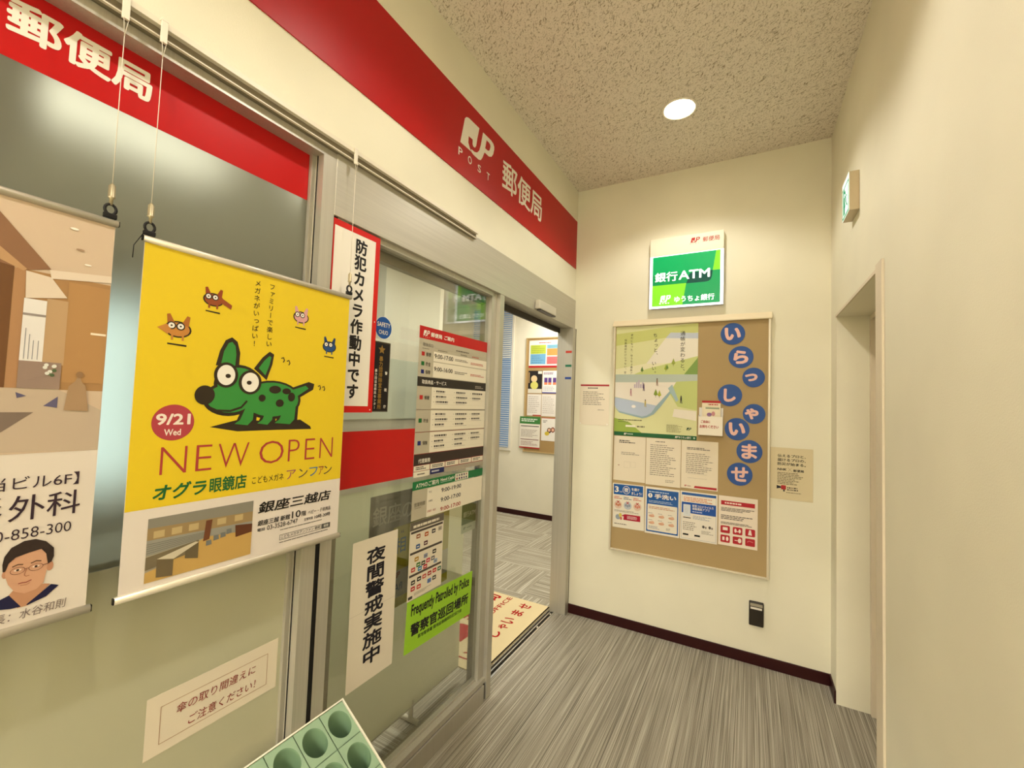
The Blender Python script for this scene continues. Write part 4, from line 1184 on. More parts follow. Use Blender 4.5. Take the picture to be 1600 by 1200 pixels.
PAPER = (226, 214, 190)
TXT = (128, 118, 106)
p = BS('typed_notice', YB, -0.800, 0.957, -0.592, 1.252, t=0.0006, col=PAPER)
p.fine(-0.765, 1.205, -0.66, 1.228, 2, (70, 64, 60), 0.6, 80); p.fine(-0.75, 1.128, -0.63, 1.150, 2, TXT, 0.35, 81); p.frame(-0.730, 1.045, -0.69, 1.085, 0.001, (190, 180, 160), 1); p.ell(-0.765, 1.058, 0.006, 0.004, (186, 150, 130), 1, 12); p.frame(-0.685, 1.050, -0.655, 1.085, 0.001, (200, 190, 170), 1)
p.done('nearly blank typed notice, leftmost of the plain row under the green poster', 'notice', 'plain notices on the bulletin board')
p = BS('typed_notice', YB, -0.588, 0.952, -0.376, 1.252, t=0.0006, col=PAPER)
p.fine(-0.53, 1.226, -0.43, 1.236, 1, (100, 92, 84), 0.5, 82); p.fine(-0.562, 1.012, -0.402, 1.215, 16, TXT, 0.32, 83); p.fine(-0.465, 0.975, -0.41, 0.995, 2, TXT, 0.4, 84)
p.done('densely typed notice, middle of the plain row under the green poster', 'notice', 'plain notices on the bulletin board')
p = BS('typed_notice', YB, -0.372, 0.957, -0.164, 1.252, t=0.0006, col=PAPER)
p.fine(-0.34, 1.195, -0.20, 1.212, 2, (90, 84, 78), 0.5, 85); p.fine(-0.345, 1.050, -0.19, 1.178, 11, TXT, 0.32, 86)
for k in range(4):
    p.rect(-0.335, 1.10 - k * 0.026, -0.225, 1.101 - k * 0.026, (150, 140, 128), 2)
p.poly([(-0.298, 0.963), (-0.170, 0.963), (-0.170, 0.976), (-0.292, 0.976)], (176, 34, 44), 1); p.logo(-0.352, 0.968, 0.014, 0.009, (176, 40, 44), 2); p.fine(-0.334, 0.968, -0.305, 0.976, 1, (150, 60, 56), 0.7, 87)
p.done('typed notice with a red corner stripe, rightmost of the plain row', 'notice', 'plain notices on the bulletin board')

BLU = (34, 88, 156)
p = BS('health_notice', YB, -0.797, 0.646, -0.590, 0.936, t=0.001, col=(228, 220, 202), rot=0.015, rough=0.25)
p.rect(-0.790, 0.862, -0.598, 0.930, BLU, 1); p.text('3', -0.783, 0.876, -0.757, 0.915, WHITE, 0.03); p.text('つの', -0.755, 0.876, -0.733, 0.887, WHITE); p.ell(-0.706, 0.896, 0.024, 0.026, WHITE, 2, 28); p.ell(-0.706, 0.896, 0.021, 0.023, BLU, 3, 28); p.text('密', -0.720, 0.882, -0.692, 0.911, WHITE, 0.02, l=4); p.text('を避け', -0.672, 0.896, -0.622, 0.915, WHITE, 0.02); p.text('ましょう！', -0.672, 0.870, -0.605, 0.889, WHITE, 0.02)
for a_, c_ in ((-0.760, (196, 120, 90)), (-0.697, (140, 146, 160)), (-0.634, (206, 130, 110))):
    p.fine(a_ - 0.026, 0.832, a_ + 0.026, 0.852, 2, (190, 84, 66) if c_[0] > 150 else (70, 96, 130), 0.6, 90); p.ell(a_, 0.795, 0.026, 0.026, (216, 190, 170) if c_[0] > 150 else (186, 190, 196), 1, 20)
    for q_ in (-0.012, 0, 0.012):
        p.ell(a_ + q_, 0.792 + abs(q_) * 0.4, 0.006, 0.009, c_, 2, 12)
    p.line([(a_ - 0.008, 0.805), (a_ + 0.008, 0.821)], 0.004, (180, 50, 40), 3); p.line([(a_ - 0.008, 0.821), (a_ + 0.008, 0.805)], 0.004, (180, 50, 40), 3)
p.fine(-0.785, 0.748, -0.605, 0.762, 2, TXT, 0.4, 91); p.poly([(-0.725, 0.700), (-0.615, 0.700), (-0.615, 0.738), (-0.715, 0.738), (-0.740, 0.724), (-0.722, 0.722)], (170, 36, 56), 1); p.fine(-0.70, 0.708, -0.625, 0.730, 3, (230, 200, 200), 0.5, 92); p.ell(-0.760, 0.715, 0.017, 0.017, (150, 160, 170), 1, 20); p.ell(-0.745, 0.728, 0.010, 0.014, (210, 190, 90), 2, 16); p.ell(-0.740, 0.708, 0.007, 0.011, (200, 110, 90), 3, 14); p.fine(-0.785, 0.665, -0.66, 0.676, 1, TXT, 0.5, 93)
p.done('laminated health notice with a blue top band and three crossed out drawings', 'notice', 'health notices on the bulletin board')

p = BS('handwashing_notice', YB, -0.587, 0.643, -0.377, 0.938, t=0.001, col=(230, 222, 206), rough=0.25)
p.rect(-0.578, 0.655, -0.385, 0.925, BLU, 1); p.rrect(-0.572, 0.664, -0.391, 0.830, 0.006, (228, 220, 202), 2)
p.ell(-0.556, 0.884, 0.0135, 0.0145, WHITE, 2, 24); p.text('！', -0.559, 0.876, -0.553, 0.893, BLU, 0.03); p.text('手洗い', -0.530, 0.868, -0.398, 0.898, WHITE, 0.03); p.fine(-0.565, 0.903, -0.40, 0.914, 1, (180, 200, 220), 0.6, 95, 3); p.fine(-0.565, 0.838, -0.40, 0.856, 2, (170, 190, 214), 0.4, 96, 3)
p.fine(-0.563, 0.800, -0.40, 0.818, 2, (190, 140, 110), 0.5, 97, 3)
for a_ in (-0.545, -0.485, -0.425):
    for z_ in (0.755, 0.712):
        p.ell(a_, z_, 0.018, 0.008, (210, 160, 130), 3, 16); p.ell(a_ + 0.006, z_ + 0.006, 0.009, 0.006, (216, 172, 144), 4, 14); p.fine(a_ - 0.02, z_ + 0.016, a_ + 0.02, z_ + 0.021, 1, TXT, 0.6, 98, 3)
p.fine(-0.563, 0.674, -0.48, 0.694, 3, (150, 150, 160), 0.5, 99, 3); p.fine(-0.455, 0.676, -0.425, 0.692, 3, TXT, 0.5, 100, 3)
p.done('laminated blue bordered handwashing notice, second in the bottom row', 'notice', 'health notices on the bulletin board')

p = BS('tracing_notice', YB, -0.373, 0.643, -0.164, 0.938, t=0.001, col=(230, 222, 206), rough=0.25)
p.frame(-0.366, 0.651, -0.171, 0.931, 0.0015, (150, 156, 170), 1); p.rect(-0.365, 0.915, -0.172, 0.930, BLU, 2); p.fine(-0.355, 0.876, -0.182, 0.905, 3, (206, 130, 90), 0.5, 101); p.rect(-0.365, 0.806, -0.172, 0.872, (30, 80, 160), 2)
p.rrect(-0.356, 0.786, -0.314, 0.858, 0.004, (206, 210, 214), 3); p.fine(-0.348, 0.80, -0.322, 0.845, 5, (150, 160, 170), 0.3, 102, 4); p.text('新型コロナウイルス', -0.304, 0.846, -0.185, 0.861, WHITE, 0.01); p.text('接触確認アプリ', -0.304, 0.829, -0.208, 0.844, WHITE, 0.01); p.fine(-0.304, 0.814, -0.215, 0.822, 1, (190, 205, 230), 0.6, 103, 3)
p.rect(-0.356, 0.775, -0.312, 0.780, (30, 30, 36), 2); p.fine(-0.300, 0.772, -0.185, 0.796, 3, (140, 150, 170), 0.4, 104); p.fine(-0.356, 0.700, -0.265, 0.755, 5, TXT, 0.4, 105); p.fine(-0.250, 0.690, -0.182, 0.712, 3, TXT, 0.4, 106)
for a_ in (-0.240, -0.205):
    p.ell(a_, 0.735, 0.007, 0.009, (90, 84, 80), 2, 12); p.ell(a_ + 0.013, 0.732, 0.005, 0.007, (140, 130, 120), 2, 12)
for a_ in (-0.356, -0.290):
    p.rect(a_, 0.670, a_ + 0.032, 0.680, (30, 30, 34), 2)
p.done('laminated notice with a blue middle band and a telephone picture', 'notice', 'health notices on the bulletin board')

p = BS('visitor_notice', YB, -0.158, 0.648, 0.046, 0.938, t=0.0006, col=(230, 216, 196))
CR = (176, 32, 44)
p.rect(-0.145, 0.885, 0.032, 0.910, CR, 1); p.fine(-0.125, 0.892, 0.015, 0.903, 1, (236, 214, 200), 0.8, 110, 2); p.fine(-0.145, 0.848, 0.030, 0.872, 3, (96, 88, 82), 0.5, 111); p.fine(-0.145, 0.800, 0.030, 0.828, 3, (96, 88, 82), 0.5, 112); p.fine(-0.145, 0.772, 0.030, 0.786, 2, (96, 88, 82), 0.5, 113)
for k in range(6):
    a_ = -0.146 + (k % 3) * 0.065; z_ = 0.720 if k < 3 else 0.665
    p.rrect(a_, z_, a_ + 0.050, z_ + 0.043, 0.006, CR, 1)
    if k == 0:
        p.rect(a_ + 0.012, z_ + 0.016, a_ + 0.038, z_ + 0.034, (236, 220, 206), 2)
    elif k == 1:
        p.ell(a_ + 0.014, z_ + 0.022, 0.006, 0.012, (236, 220, 206), 2, 14); p.ell(a_ + 0.036, z_ + 0.022, 0.006, 0.012, (236, 220, 206), 2, 14); p.rect(a_ + 0.018, z_ + 0.016, a_ + 0.032, z_ + 0.020, (236, 220, 206), 2)
    elif k == 2:
        p.ell(a_ + 0.024, z_ + 0.032, 0.006, 0.006, (236, 220, 206), 2, 14); p.poly([(a_ + 0.014, z_ + 0.008), (a_ + 0.034, z_ + 0.008), (a_ + 0.030, z_ + 0.028), (a_ + 0.018, z_ + 0.028)], (236, 220, 206), 2)
    elif k == 3:
        p.rect(a_ + 0.010, z_ + 0.012, a_ + 0.022, z_ + 0.032, (236, 220, 206), 2); p.ell(a_ + 0.036, z_ + 0.022, 0.007, 0.013, (236, 220, 206), 2, 14)
    elif k == 4:
        p.ell(a_ + 0.036, z_ + 0.022, 0.009, 0.014, (236, 220, 206), 2, 14); p.rect(a_ + 0.010, z_ + 0.019, a_ + 0.026, z_ + 0.023, (236, 220, 206), 2)
    else:
        p.line([(a_ + 0.010, z_ + 0.022), (a_ + 0.020, z_ + 0.030), (a_ + 0.040, z_ + 0.024)], 0.004, (206, 120, 116), 2)
p.done('white notice with a red heading and six red pictograms', 'notice', 'health notices on the bulletin board')

DISC = (46, 84, 150)
PINK = (232, 186, 172)
order = ['topmost', 'second from the top', 'third from the top', 'fourth from the top', 'fifth from the top', 'sixth from the top', 'seventh from the top', 'lowest']
for k, (ch, a_, z_, r_, tw, th) in enumerate((('い', -0.094, 1.910, 0.066, 0.088, 0.078), ('ら', -0.049, 1.768, 0.066, 0.080, 0.082), ('っ', 0.018, 1.646, 0.058, 0.066, 0.046), ('し', -0.106, 1.539, 0.066, 0.066, 0.080), ('ゃ', 0.022, 1.432, 0.058, 0.072, 0.066), ('い', -0.0655, 1.338, 0.066, 0.088, 0.078), ('ま', 0.000, 1.211, 0.067, 0.082, 0.088), ('せ', -0.049, 1.074, 0.067, 0.090, 0.086))):
    p = BS('letter_disc', YB, a_ - r_, z_ - r_, a_ + r_, z_ + r_, t=0.0012, base=False)
    n_ = 40
    top = [p.bm.verts.new((r_ + r_ * math.cos(2 * math.pi * j / n_), r_ + r_ * 1.0 * math.sin(2 * math.pi * j / n_), 0.0012)) for j in range(n_)]
    bot = [p.bm.verts.new((v.co.x, v.co.y, 0.0)) for v in top]
    mi_ = p.mi(DISC)
    p.bm.faces.new(top).material_index = mi_; p.bm.faces.new(bot[::-1]).material_index = mi_
    for j in range(n_):
        p.bm.faces.new((bot[j], bot[(j + 1) % n_], top[(j + 1) % n_], top[j])).material_index = mi_
    dx_ = -0.012 if ch in 'っゃ' else 0
    p.part('letter'); p.text(ch, a_ - tw / 2 + dx_, z_ - th / 2, a_ + tw / 2 + dx_, z_ + th / 2, PINK, 0.052 if ch not in 'ませ' else 0.036, l=1); p.end('pale pink paper letter')
    p.done('blue paper disc with a pink letter, %s of the eight discs' % order[k], 'disc', 'letter discs on the bulletin board')

# leaflet box and leaflet
r_ = empty('leaflet_box', (-0.206, 2.9056, 1.293))
boxes('back_plate', [(-0.068, 0.066, -0.0022, -0.0006, 0.0, 0.167)], M((226, 222, 214), 0.4), r_)
boxes('side_panel', [(-0.068, -0.066, -0.038, -0.0022, 0.0, 0.120)], M((228, 222, 210), 0.4), r_); boxes('side_panel', [(0.064, 0.066, -0.038, -0.0022, 0.0, 0.120)], M((228, 222, 210), 0.4), r_)
boxes('base_panel', [(-0.066, 0.064, -0.038, -0.0022, 0.0, 0.002)], M((228, 222, 210), 0.4), r_)
p = Sheet('front_panel', (-0.068, -0.0385, 0.0), BACK, 0.134, 0.113, t=0.0016, col=(238, 230, 212), parent=r_)
p.text('ご自由に', 0.014, 0.073, 0.066, 0.090, (178, 40, 34), 0.03); p.text('お持ちください', 0.008, 0.042, 0.112, 0.062, (178, 40, 34), 0.03)
p.done(None, None)
tag(r_, 'small white leaflet box with red lettering pinned beside the green poster', 'leaflet box')
p = BS('leaflet', 2.889, -0.256, 1.2955, -0.153, 1.502, t=0.006, col=(232, 220, 190))
p.rect(-0.256, 1.489, -0.153, 1.502, (176, 26, 32), 1); p.fine(-0.222, 1.474, -0.162, 1.484, 1, (176, 60, 50), 0.8, 120); p.rect(-0.236, 1.452, -0.160, 1.462, (150, 160, 130), 1); p.ell(-0.215, 1.418, 0.014, 0.012, (150, 110, 150), 1, 16); p.ell(-0.193, 1.424, 0.010, 0.014, (200, 140, 140), 2, 16); p.frame(-0.250, 1.412, -0.159, 1.466, 0.0008, (200, 186, 150), 1)
p.done('cream leaflet with a red top edge standing in the small white box', 'leaflet')

p = BS('wall_notice', 2.9220, -1.058, 1.313, -0.846, 1.600, t=0.0006, col=(230, 218, 196))
p.rect(-1.054, 1.585, -0.848, 1.596, (166, 30, 40), 1); p.fine(-1.0, 1.566, -0.925, 1.576, 1, (70, 64, 60), 0.7, 130); p.fine(-1.035, 1.450, -0.865, 1.550, 8, TXT, 0.35, 131); p.fine(-0.925, 1.415, -0.88, 1.424, 1, TXT, 0.5, 132)
for a_ in (-1.050, -0.856):
    p.ell(a_, 1.322, 0.006, 0.006, (240, 234, 220), 1, 14)
p.done('white notice with a red top line between the door jamb and the bulletin board', 'notice')

p = BS('wall_notice', 2.9220, 0.106, 0.954, 0.311, 1.246, t=0.0006, col=(216, 202, 164))
for k, s_ in enumerate(('伝えるプロと、', '届けるプロの、', '防災が始まる。')):
    p.text(s_, 0.142, 1.192 - k * 0.023, 0.277, 1.209 - k * 0.023, INK, 0.018)
p.text('NHK', 0.142, 1.117, 0.186, 1.130, INK, 0.03, 0.1); p.line([(0.192, 1.113), (0.212, 1.135)], 0.0012, (150, 130, 90), 2); p.line([(0.192, 1.135), (0.212, 1.113)], 0.0012, (150, 130, 90), 2); p.text('郵便局', 0.218, 1.113, 0.268, 1.128, INK, 0.018)
p.fine(0.142, 1.038, 0.268, 1.108, 8, (96, 84, 64), 0.4, 140)
p.poly([(0.139, 1.012), (0.139, 1.032), (0.160, 1.026), (0.160, 1.018)], (30, 28, 36), 1); p.rrect(0.160, 1.010, 0.184, 1.034, 0.004, (176, 40, 44), 1); p.rect(0.171, 0.999, 0.178, 1.010, (30, 28, 36), 1); p.fine(0.190, 1.005, 0.258, 1.028, 2, (70, 60, 50), 0.6, 141); p.fine(0.185, 0.992, 0.268, 0.998, 1, (100, 90, 70), 0.5, 142)
p.done('aged cream notice with black lettering right of the bulletin board', 'notice')

r_ = empty('card_reader', (0.0435, 2.9228, 0.291))
boxes('body', [(-0.037, 0.037, -0.022, 0.0, -0.068, 0.066)], M((46, 40, 32), 0.4), r_, bevel=0.006)
boxes('top_plate', [(-0.031, 0.031, -0.0228, -0.0215, 0.042, 0.058)], M((176, 168, 148), 0.35, 0.4), r_)
boxes('name_label', [(-0.029, 0.028, -0.0228, -0.0215, 0.026, 0.037)], M((226, 220, 206), 0.5), r_)
tag(r_, 'dark wall mounted card reader low on the end wall near the corner', 'card reader')

# exit sign on the right wall
r_ = empty('exit_sign', (0.3918, 2.292, 2.302))
boxes('housing', [(-0.034, 0.0, -0.072, 0.072, 0.0, 0.166)], M((204, 188, 156), 0.4), r_, bevel=0.001)
p = Sheet('lit_face', (-0.0345, 0.0715, 0.001), RIGHT, 0.143, 0.150, t=0.001, base=False, parent=r_)
p.emit = 0.8
bx(p.bm, 0, 0.143, 0, 0.164, 0, 0.001, p.mi((214, 232, 222)))
EG = (20, 140, 96)
p.emit = 0.35
p.rect(0.003, 0.003, 0.140, 0.140, EG, 1)
p.emit = 0.9
p.rect(0.012, 0.012, 0.131, 0.131, (235, 248, 244), 2)
p.emit = 0.35
p.rect(0.022, 0.016, 0.060, 0.128, EG, 3)
p.emit = 0.9
p.ell(0.052, 0.100, 0.009, 0.009, (235, 248, 244), 4, 16)
p.emit = 0.35
p.ell(0.072, 0.106, 0.010, 0.010, EG, 4, 16); p.poly([(0.066, 0.094), (0.084, 0.092), (0.092, 0.062), (0.074, 0.058)], EG, 4)
p.line([(0.078, 0.062), (0.066, 0.044), (0.050, 0.040)], 0.009, EG, 5); p.line([(0.086, 0.064), (0.098, 0.046), (0.116, 0.034)], 0.009, EG, 5); p.line([(0.070, 0.092), (0.054, 0.082), (0.046, 0.070)], 0.006, EG, 5); p.line([(0.084, 0.090), (0.102, 0.084), (0.106, 0.070)], 0.006, EG, 5)
p.done(None, None)
tag(r_, 'small green lit exit sign sticking out from the right wall', 'exit sign')

# ================================================================== umbrella stand (sloping perforated top)
SX, SY, SZ = -1.104, 0.978, 0.498
NC, NR, CE, CW = 5, 3, 0.0835, 0.104
E2 = Vector((0.187, 0, -0.125)).normalized(); E1 = Vector((0, -1, 0)); EN = Vector((0.125, 0, 0.187)).normalized()
us = empty('umbrella_stand', (SX, SY, 0))
O = Vector((SX, SY, SZ)) - us.location
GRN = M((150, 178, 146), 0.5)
GRN_SHADE = M((116, 146, 114), 0.6)  # darkened green paints in the shade inside the wells
bm = bmesh.new()
HR = 0.0345
for i in range(NC):
    for j in range(NR):
        c = O + E1 * (CE * (i + 0.5)) + E2 * (CW * (j + 0.5))
        n = 32
        sq, ci, co = [], [], []
        for k in range(n):
            t = 2 * math.pi * k / n
            ct, st_ = math.cos(t), math.sin(t)
            q = 1 / max(abs(ct), abs(st_))
            sq.append(bm.verts.new(c + E1 * (ct * q * (CE / 2 - 0.0012)) + E2 * (st_ * q * (CW / 2 - 0.0012))))
            ci.append(bm.verts.new(c + E1 * (ct * HR) + E2 * (st_ * HR * 1.12)))
        for k in range(n):
            bm.faces.new((sq[k], sq[(k + 1) % n], ci[(k + 1) % n], ci[k])).material_index = 0
        prev = ci
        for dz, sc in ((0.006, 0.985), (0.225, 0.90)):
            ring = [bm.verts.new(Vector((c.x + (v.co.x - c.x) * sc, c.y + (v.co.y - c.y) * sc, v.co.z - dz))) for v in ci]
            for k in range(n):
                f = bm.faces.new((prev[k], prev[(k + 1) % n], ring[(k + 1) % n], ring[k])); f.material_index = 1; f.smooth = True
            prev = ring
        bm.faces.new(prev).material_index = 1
# groove floor between the cells
a, b, c2, d2_ = (O + EN * -0.003, O + E1 * (CE * NC) + EN * -0.003, O + E1 * (CE * NC) + E2 * (CW * NR) + EN * -0.003, O + E2 * (CW * NR) + EN * -0.003)
for i in range(NC + 1):
    u0 = max(CE * i - 0.002, 0); u1 = min(CE * i + 0.002, CE * NC)
    bm.faces.new([bm.verts.new(O + E1 * u + E2 * w_ + EN * -0.002) for u, w_ in ((u0, 0), (u1, 0), (u1, CW * NR), (u0, CW * NR))]).material_index = 2
for j in range(NR + 1):
    w0 = max(CW * j - 0.002, 0); w1 = min(CW * j + 0.002, CW * NR)
    bm.faces.new([bm.verts.new(O + E1 * u + E2 * w_ + EN * -0.0023) for u, w_ in ((0, w0), (CE * NC, w0), (CE * NC, w1), (0, w1))]).material_index = 2
tray = obj('tray', bm, [GRN, GRN_SHADE, M((104, 130, 102), 0.6)], us)
bm = bmesh.new()
WRM = M((238, 232, 212), 0.45)


def slab(bm, u0, u1, w0, w1, n0, n1):
    P = [O + E1 * u + E2 * w_ + EN * q for q in (n0, n1) for u, w_ in ((u0, w0), (u1, w0), (u1, w1), (u0, w1))]
    V = [bm.verts.new(x) for x in P]
    for f in ((0, 1, 2, 3), (4, 7, 6, 5), (0, 4, 5, 1), (1, 5, 6, 2), (2, 6, 7, 3), (3, 7, 4, 0)):
        bm.faces.new([V[k] for k in f])


slab(bm, -0.004, 0, -0.004, CW * NR + 0.004, -0.06, 0.004); slab(bm, CE * NC, CE * NC + 0.004, -0.004, CW * NR + 0.004, -0.06, 0.004)
slab(bm, 0, CE * NC, -0.004, 0, -0.06, 0.004); slab(bm, 0, CE * NC, CW * NR, CW * NR + 0.004, -0.06, 0.004)
obj('rim', bm, WRM, us, False)
bm = bmesh.new()
xe = O.x + (E2 * CW * NR).x; ze = O.z + (E2 * CW * NR).z
for ya, yb in ((0.004, 0.0005), (-CE * NC - 0.0005, -CE * NC - 0.004)):
    prism(bm, [(O.x + 0.008, 0.0), (xe - 0.004, 0.0), (xe - 0.004, ze - 0.065), (O.x + 0.008, O.z - 0.062)], 'y', yb, ya)
bx(bm, O.x + 0.008, O.x + 0.012, -CE * NC, 0, 0.06, O.z - 0.13); bx(bm, O.x + 0.012, xe - 0.004, -CE * NC, 0, 0.0, 0.04)
obj('side_shell', bm, M((214, 214, 196), 0.5), us)
tag(us, 'pale green umbrella stand with round holes in its sloping top', 'umbrella stand')

# ================================================================== seen through the door and sidelight
p = Sheet('door_mat', (-1.2335, 2.00, 0.0004), FLOOR, 0.908, 0.62, t=0.006, col=(222, 204, 160), rough=0.95, spec=0.05, mat=None)
MT = (172, 36, 38)
p.rect(0.0, 0.0, 0.908, 0.010, (36, 30, 28), 1)
for ch, yc, ds in (('い', 2.105, 1), ('ら', 2.205, 1), ('っ', 2.30, 0.75), ('し', 2.390, 1), ('ゃ', 2.492, 0.8), ('い', 2.58, 1), ('ま', 2.703, 1), ('せ', 2.815, 1)):
    p.text(ch, yc - 2.0 - 0.037 * ds, 0.110, yc - 2.0 + 0.037 * ds, 0.110 + 0.085 * ds, MT, 0.022)
p.text('POST OFFICE', 2.33 - 2.0, 0.285, 2.885 - 2.0, 0.325, MT, 0.012)
p.text('郵便局', 2.44 - 2.0, 0.365, 2.87 - 2.0, 0.535, MT, 0.02)
p.poly([(0.20, 0.27), (0.385, 0.26), (0.385, 0.37), (0.33, 0.53), (0.235, 0.53)], (176, 44, 48), 1)
p.done('cream door mat with red lettering inside the open door', 'door mat')

ps = empty('partition_screen', (-1.32, 1.43, 0))
boxes('lower_panel', [(-0.01, 0.01, -0.48, 0.475, 0.078, 1.080)], milky('milky_olive_panel', (238, 237, 214), 0.75), ps)
boxes('middle_panel', [(-0.01, 0.01, -0.48, 0.475, 1.0801, 1.355)], milky('milky_grey_panel', (240, 235, 222)), ps)
boxes('upper_panel', [(-0.004, 0.004, -0.48, 0.475, 1.3551, 1.612)], milky('milky_acrylic', (236, 238, 226), 0.65), ps)
boxes('edge_strip', [(-0.012, 0.0125, -0.48, 0.475, 0.072, 0.0779)], M((226, 222, 206), 0.35), ps)
boxes('edge_strip', [(-0.012, 0.0125, -0.48, 0.475, 1.352, 1.360)], M((226, 222, 206), 0.35), ps)
for yy in (-0.40, 0.13):
    bm = bmesh.new()
    tube(bm, [(0, yy, 0.10), (0, yy, 0.012)], 0.011, 10); tube(bm, [(-0.15, yy, 0.0115), (0.05, yy, 0.0115)], 0.011, 10)
    obj('foot', bm, M((222, 216, 196), 0.4), ps)
tag(ps, 'pale olive partition screen on white tube feet behind the sidelight', 'partition')

p = LS('bank_banner', -1.3095, 1.25, 0.70, 1.60, 1.050, t=0.0006, col=(128, 124, 112))
p.text('銀座の', 1.265, 0.925, 1.50, 1.005, (206, 202, 190), 0.012); p.fine(1.30, 1.018, 1.42, 1.030, 1, (88, 84, 78), 0.7, 150)
p.line([(1.25, 0.91), (1.33, 0.95), (1.45, 0.945), (1.60, 0.99)], 0.002, (100, 98, 92), 1); p.line([(1.25, 1.012), (1.42, 1.035), (1.60, 1.02)], 0.002, (104, 100, 92), 1)
p.done('grey poster with large pale lettering on the partition behind the glass', 'poster')
p = LS('insurance_poster', -1.3080, 1.385, 0.56, 1.770, 0.900, t=0.0006, col=(206, 198, 50))
p.rect(1.385, 0.60, 1.770, 0.715, (196, 194, 176), 1)
p.text('相', 1.396, 0.785, 1.462, 0.852, (40, 120, 150), 0.01); p.text('“', 1.430, 0.868, 1.446, 0.882, INK); p.logo(1.395, 0.685, 0.038, 0.022, (160, 66, 40)); p.text('Afl', 1.400, 0.628, 1.450, 0.660, (60, 110, 150)); p.text('！', 1.60, 0.81, 1.615, 0.86, (196, 66, 40), 0.02)
p.done('yellow poster with blue lettering on the partition, behind the payment sheet', 'poster')
p = LS('cash_machine_placard', -1.1975, 1.720, 0.812, 1.840, 0.950, t=0.0006, col=(176, 186, 160))
p.rect(1.720, 0.852, 1.840, 0.950, (74, 108, 52), 1); p.text('銀行ATM', 1.732, 0.885, 1.836, 0.912, (190, 200, 170), 0.006); p.logo(1.736, 0.828, 0.02, 0.012, (90, 110, 84)); p.fine(1.765, 0.829, 1.83, 0.838, 1, (110, 126, 100), 0.7, 151)
p.done('small green placard on the sliding door glass beneath the opening hours', 'placard')

# service counter
sc = empty('service_counter', (-2.6, 2.2, 0))
boxes('counter_body', [(-0.28, 0.30, -2.6, 1.10, 0.0, 0.92)], M((186, 180, 158), 0.5), sc)
boxes('worktop', [(-0.32, 0.36, -2.64, 1.14, 0.9201, 0.955)], M((214, 206, 186), 0.35), sc, bevel=0.003)
boxes('screen_panel', [(0.10, 0.12, -0.60, 1.05, 0.9551, 1.90)], M((190, 184, 166), 0.5), sc)
tag(sc, 'pale service counter with a tall grey screen inside the office', 'counter')
# low cabinet right behind the frosted window
lc = empty('storage_cabinet', (-1.30, 0.2, 0))
boxes('carcass', [(-0.14, 0.09, -1.05, 0.56, 0.0, 1.05)], M((206, 206, 166), 0.55), lc)
boxes('top_board', [(-0.15, 0.10, -1.06, 0.57, 1.0501, 1.072)], M((222, 220, 200), 0.4), lc)
tag(lc, 'pale olive storage cabinet close behind the frosted window', 'cabinet')

# office notice board
nb = empty('notice_board', (-2.2, 5.0499, 0.84))
boxes('board_panel', [(-0.37, 0.37, -0.012, 0.0, 0.0, 1.460)], M((166, 136, 88), 0.8), nb)
for b_ in ((-0.385, -0.37, -0.02, 0.0, -0.012, 1.472), (0.37, 0.385, -0.02, 0.0, -0.012, 1.472), (-0.37, 0.37, -0.02, 0.0, -0.012, 0.0), (-0.37, 0.37, -0.02, 0.0, 1.460, 1.472)):
    boxes('frame_bar', [b_], M((186, 160, 112), 0.5), nb)
tag(nb, 'tan notice board on the far office wall, seen through the open door', 'notice board')
YN = 5.0375
p = BS('chart_poster', YN, -2.540, 1.920, -2.02, 2.275, t=0.0008, col=(232, 226, 216))
p.rect(-2.540, 1.920, -2.02, 1.946, (176, 30, 36), 1)
for a_, z_, z1_, c_ in ((-2.52, 2.10, 2.215, (176, 190, 70)), (-2.52, 1.965, 2.098, (110, 164, 200)), (-2.285, 2.075, 2.165, (230, 150, 80)), (-2.285, 2.166, 2.215, (120, 170, 190)), (-2.285, 1.965, 2.062, (222, 110, 110))):
    p.rect(a_, z_, a_ + 0.22, z1_, c_, 1); p.fine(a_ + 0.02, z_ + 0.01, a_ + 0.20, z1_ - 0.01, 4, tuple(int(v * 0.75) for v in c_), 0.25, 160, 2)
p.fine(-2.40, 2.235, -2.16, 2.250, 1, (190, 90, 80), 0.7, 161)
p.done('colourful four block chart poster on the office notice board', 'poster')
p = BS('office_notice', YN, -2.540, 1.590, -2.342, 1.880, t=0.0008, col=(36, 32, 32)); p.rect(-2.540, 1.590, -2.342, 1.645, (216, 208, 190), 1); p.ell(-2.455, 1.775, 0.045, 0.045, (222, 196, 150), 1, 20); p.ell(-2.45, 1.69, 0.055, 0.05, (212, 206, 110), 2, 20); p.rect(-2.535, 1.72, -2.52, 1.86, (170, 140, 96), 1); p.poly([(-2.40, 1.84), (-2.345, 1.84), (-2.345, 1.875), (-2.40, 1.875)], (226, 220, 206), 1)
p.done('black flyer with a pale figure on the office notice board', 'flyer', 'notices on the office notice board')
p = BS('office_notice', YN, -2.335, 1.590, -2.135, 1.878, t=0.0008, col=(230, 224, 220)); p.rect(-2.335, 1.590, -2.135, 1.604, (60, 64, 140), 1); p.fine(-2.32, 1.83, -2.15, 1.86, 2, (110, 70, 110), 0.6, 162)
for a_ in (-2.31, -2.255, -2.19):
    p.rect(a_, 1.70, a_ + 0.045, 1.79, (90, 60, 130), 1); p.rect(a_, 1.70, a_ + 0.045, 1.73, (226, 130, 90), 2)
p.fine(-2.32, 1.62, -2.15, 1.68, 3, (170, 170, 180), 0.4, 163)
p.done('white flyer with violet and orange panels on the office notice board', 'flyer', 'notices on the office notice board')
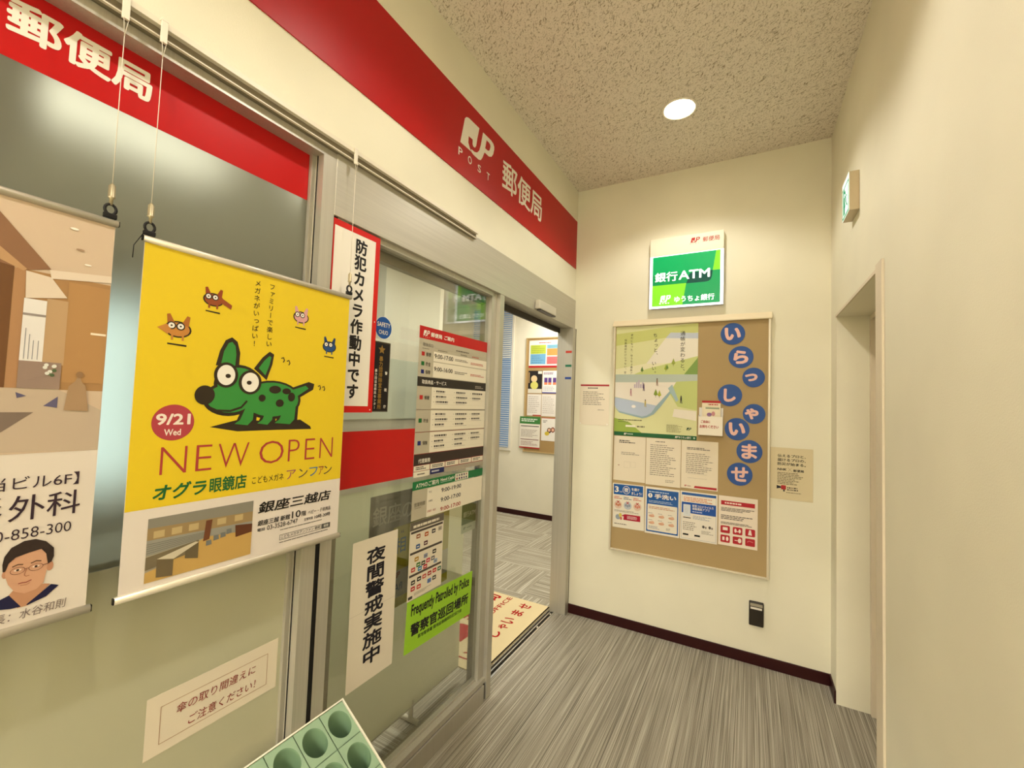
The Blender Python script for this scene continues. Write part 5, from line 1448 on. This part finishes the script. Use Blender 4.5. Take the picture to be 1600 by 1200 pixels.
p = BS('office_notice', YN, -2.543, 1.298, -2.344, 1.576, t=0.0008, col=(226, 218, 208)); p.fine(-2.525, 1.33, -2.36, 1.555, 9, (176, 166, 156), 0.35, 164); p.rect(-2.46, 1.298, -2.344, 1.310, (176, 36, 42), 1)
p.done('typed sheet with a red foot on the office notice board', 'notice', 'notices on the office notice board')
p = BS('office_notice', YN, -2.337, 1.298, -2.129, 1.578, t=0.0008, col=(224, 216, 206)); p.fine(-2.32, 1.33, -2.15, 1.555, 9, (182, 172, 162), 0.35, 165)
p.done('plain typed sheet in the middle row of the office notice board', 'notice', 'notices on the office notice board')
p = BS('office_notice', YN, -2.330, 0.988, -2.125, 1.280, t=0.0008, col=(230, 224, 214)); p.fine(-2.31, 1.215, -2.24, 1.25, 2, (60, 50, 46), 0.6, 166); p.ell(-2.22, 1.12, 0.03, 0.035, (70, 50, 44), 1, 18); p.ell(-2.17, 1.13, 0.028, 0.034, (120, 60, 50), 1, 18); p.ell(-2.25, 1.08, 0.032, 0.026, (206, 180, 60), 2, 18); p.rect(-2.33, 1.272, -2.125, 1.280, (176, 40, 44), 1); p.ell(-2.22, 1.125, 0.019, 0.02, (222, 176, 146), 3, 16); p.ell(-2.17, 1.13, 0.018, 0.02, (222, 176, 146), 3, 16)
p.done('white flyer with two drawn people on the office notice board', 'flyer', 'notices on the office notice board')
p = BS('office_notice', YN - 0.009, -2.637, 0.876, -2.343, 1.283, t=0.0008, col=(230, 222, 208)); p.rect(-2.637, 1.19, -2.343, 1.283, (64, 124, 60), 1); p.fine(-2.615, 1.215, -2.365, 1.262, 2, (220, 230, 214), 0.6, 167, 2); p.rect(-2.637, 0.876, -2.343, 0.892, (176, 36, 42), 1); p.rect(-2.62, 1.155, -2.36, 1.165, (70, 60, 56), 1); p.fine(-2.615, 1.02, -2.37, 1.12, 6, (160, 146, 136), 0.4, 168); p.rect(-2.62, 0.985, -2.36, 0.993, (110, 40, 44), 1); p.fine(-2.615, 0.91, -2.37, 0.97, 4, (160, 120, 116), 0.4, 169)
p.done('white sheet with a green heading overlapping the office notice board', 'notice', 'notices on the office notice board')

bpy.context.view_layer.update()
